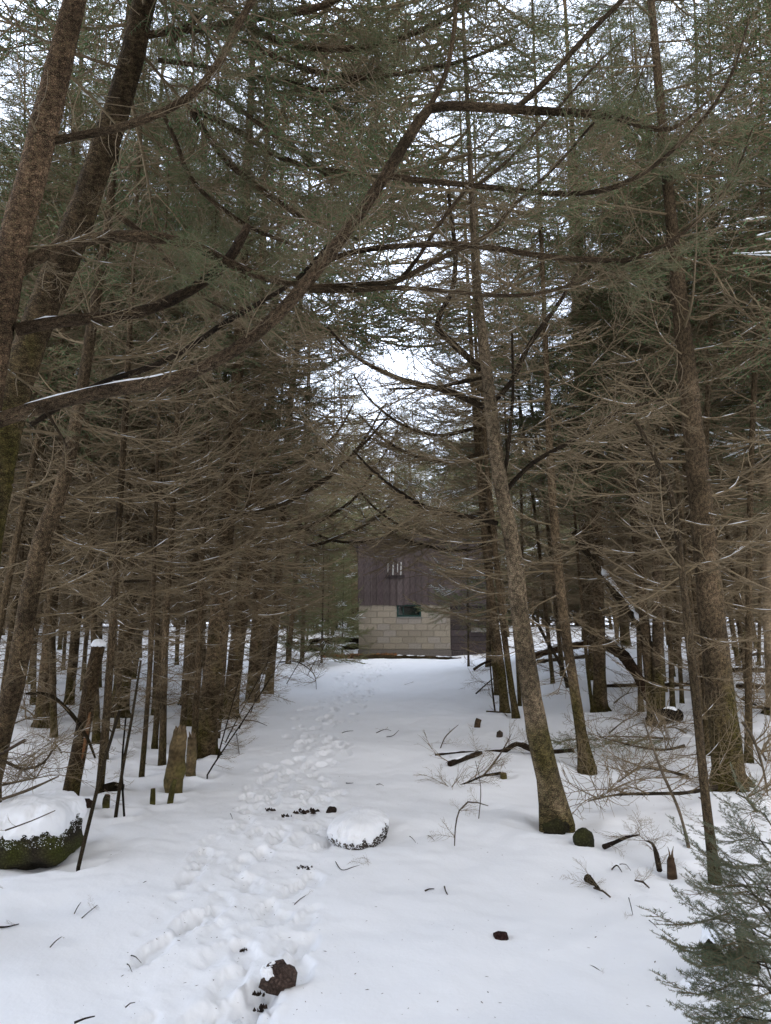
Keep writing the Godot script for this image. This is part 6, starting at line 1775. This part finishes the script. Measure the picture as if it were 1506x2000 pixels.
# ---------------------------------------------------------------- the green sapling in the corner
func sapling() -> void:
	var foot := on_ground(1.72, -2.95)
	var o := thing("fir_sapling", "young green fir sapling with flat needled sprays in the lower right corner", "sapling", foot)
	rng.seed = 404
	var brown := Color(0.12, 0.10, 0.08)
	var stem := [Vector3(0, -0.05, 0), Vector3(-0.02, 0.3, -0.03), Vector3(0.02, 0.65, -0.05), Vector3(0.05, 1.05, -0.04)]
	var l := smooth_line(stem, [0.017, 0.014, 0.010, 0.004], 0.05)
	part("trunk", trunk_mesh(l[0], l[1], 8, brown, 0.0, 0.1, 0.06), o)
	# each branch: from, to, sprays
	var arms := [
		[Vector3(1.479, 0.410, -2.950), Vector3(0.942, 0.578, -2.850), 0.05], [Vector3(1.478, 0.396, -2.950), Vector3(0.947, 0.448, -2.750), 0.03],
		[Vector3(1.546, 0.503, -3.100), Vector3(1.176, 0.705, -3.200), 0.05], [Vector3(1.501, 0.484, -3.000), Vector3(1.142, 0.665, -2.950), 0.05],
		[Vector3(1.392, 0.323, -2.800), Vector3(0.922, 0.345, -2.650), 0.04], [Vector3(1.430, 0.364, -2.900), Vector3(1.016, 0.354, -2.750), 0.03],
		[Vector3(1.627, 0.605, -3.200), Vector3(1.409, 0.760, -3.300), 0.05], [Vector3(1.337, 0.297, -2.700), Vector3(0.970, 0.300, -2.600), 0.04],
		[Vector3(1.550, 0.428, -3.100), Vector3(1.269, 0.649, -3.000), 0.05], [Vector3(1.635, 0.705, -3.200), Vector3(1.479, 0.854, -3.250), 0.04],
		[Vector3(1.516, 0.303, -3.000), Vector3(1.231, 0.522, -2.850), 0.04], [Vector3(1.350, 0.242, -2.700), Vector3(1.143, 0.415, -2.600), 0.03],
		[Vector3(1.589, 0.541, -3.100), Vector3(1.394, 0.761, -3.000), 0.03], [Vector3(1.481, 0.539, -2.900), Vector3(1.061, 0.644, -2.800), 0.04], [Vector3(1.389, 0.395, -2.750), Vector3(0.966, 0.471, -2.650), 0.04], [Vector3(1.302, 0.323, -2.600), Vector3(0.883, 0.314, -2.500), 0.03], [Vector3(1.683, 0.636, -3.300), Vector3(1.316, 0.656, -3.300), 0.04], [Vector3(1.643, 0.546, -3.200), Vector3(1.272, 0.636, -3.100), 0.04], [Vector3(1.399, 0.527, -2.750), Vector3(1.158, 0.633, -2.600), 0.03], [Vector3(1.298, 0.407, -2.550), Vector3(1.057, 0.425, -2.450), 0.03], [Vector3(1.360, 0.502, -2.650), Vector3(1.148, 0.590, -2.550), 0.03], [Vector3(1.381, 0.298, -2.750), Vector3(1.123, 0.449, -2.700), 0.03], [Vector3(1.544, 0.318, -3.050), Vector3(1.135, 0.396, -2.950), 0.04], [Vector3(1.631, 0.390, -3.200), Vector3(1.367, 0.505, -3.150), 0.03], [Vector3(1.306, 0.262, -2.600), Vector3(1.013, 0.372, -2.500), 0.03], [Vector3(1.543, 0.649, -3.000), Vector3(1.321, 0.681, -2.900), 0.03], [Vector3(1.512, 0.250, -3.000), Vector3(1.347, 0.357, -3.000), 0.03], [Vector3(1.474, 0.451, -2.900), Vector3(1.201, 0.502, -3.000), 0.04],
	]
	var k := 0
	for a in arms:
		var from: Vector3 = a[0] - foot
		var to: Vector3 = a[1] - foot
		var join := Vector3(0, clampf(from.y - 0.06, 0.03, 0.95), -0.03)
		var mid := from.lerp(to, 0.4) + Vector3(0, a[2], 0)
		var ln := smooth_line([join, from, mid], [0.005, 0.0035, 0.002], 0.04)
		var b := part("branch", trunk_mesh(ln[0], ln[1], 5, brown, 0.0, 0.0, 0.04), o)
		var d := to - mid
		var along_ := to - from
		for q in 3:
			var p := mid if q == 0 else from.lerp(mid, 0.5 if q == 1 else 0.85)
			var dir := (to - p) if q == 0 else along_.rotated(Vector3.UP, (0.6 if (k + q) % 2 == 0 else -0.6))
			var len := dir.length() * (1.14 if q == 0 else 0.55)
			var az := atan2(-dir.z, dir.x)
			var pitch := asin(clampf(dir.normalized().y, -1, 1)) - 0.12
			var s := part("spray", fir[(k + q) % 3], b)
			s.transform = facing(p, az, pitch, rng.randf_range(-0.5, 0.5), maxf(len, 0.22))
		k += 1
	# bare dead twigs of the sapling
	for e in [[Vector3(1.568, 0.532, -3.100), Vector3(1.328, 0.517, -3.200)], [Vector3(1.554, 0.353, -3.100), Vector3(1.402, 0.656, -3.300)], [Vector3(1.372, 0.290, -2.800), Vector3(1.340, 0.539, -3.000)], [Vector3(1.511, 0.484, -3.000), Vector3(1.434, 0.636, -3.100)]]:
		var p0: Vector3 = e[0] - foot
		var p1: Vector3 = e[1] - foot
		var ln := smooth_line([p0, p0.lerp(p1, 0.5) + Vector3(0, 0.02, 0.01), p1], [0.004, 0.003, 0.0012], 0.04)
		var b := part("dead_branch", trunk_mesh(ln[0], ln[1], 5, Color(0.14, 0.12, 0.10), 0.0, 0.0, 0.04), o)
		var xf := []
		for q in 6:
			xf.append(facing(p0.lerp(p1, rng.randf()), rng.randf() * TAU, rng.randf_range(-0.4, 0.6), rng.randf() * 3.0, rng.randf_range(0.1, 0.28)))
		many("twigs", dead[k % 3], xf, b)
	# mossy stump below it
	var at: Vector3 = Vector3(1.575, 0.000, -3.540)
	var st := thing("mossy_stump", "dark mossy stump with snow around it under the green fir sapling", "stump", at + Vector3(0, 0.06, -0.06))
	part("wood", boulder_mesh(Vector3(0.10, 0.13, 0.10), 81.0, Color(0.085, 0.065, 0.045), 0.5, 0.24, 0.2, 26, 40), st)
	part("snow", snow_cap(Vector3(0.07, 0.10, 0.07), 82.0, 0.36, 0.02, 0.2, 0.2, 0.15), st, Vector3(-0.06, 0.06, 0.02))
	part("snow_heap", boulder_white(Vector3(0.17, 0.06, 0.12), 83.0), st, Vector3(-0.08, -0.06, 0.11))

func boulder_white(size: Vector3, sd: float) -> ArrayMesh:
	return snow_cap(size, sd, 0.55, 0.01, 0.15, 0.0, 0.05)
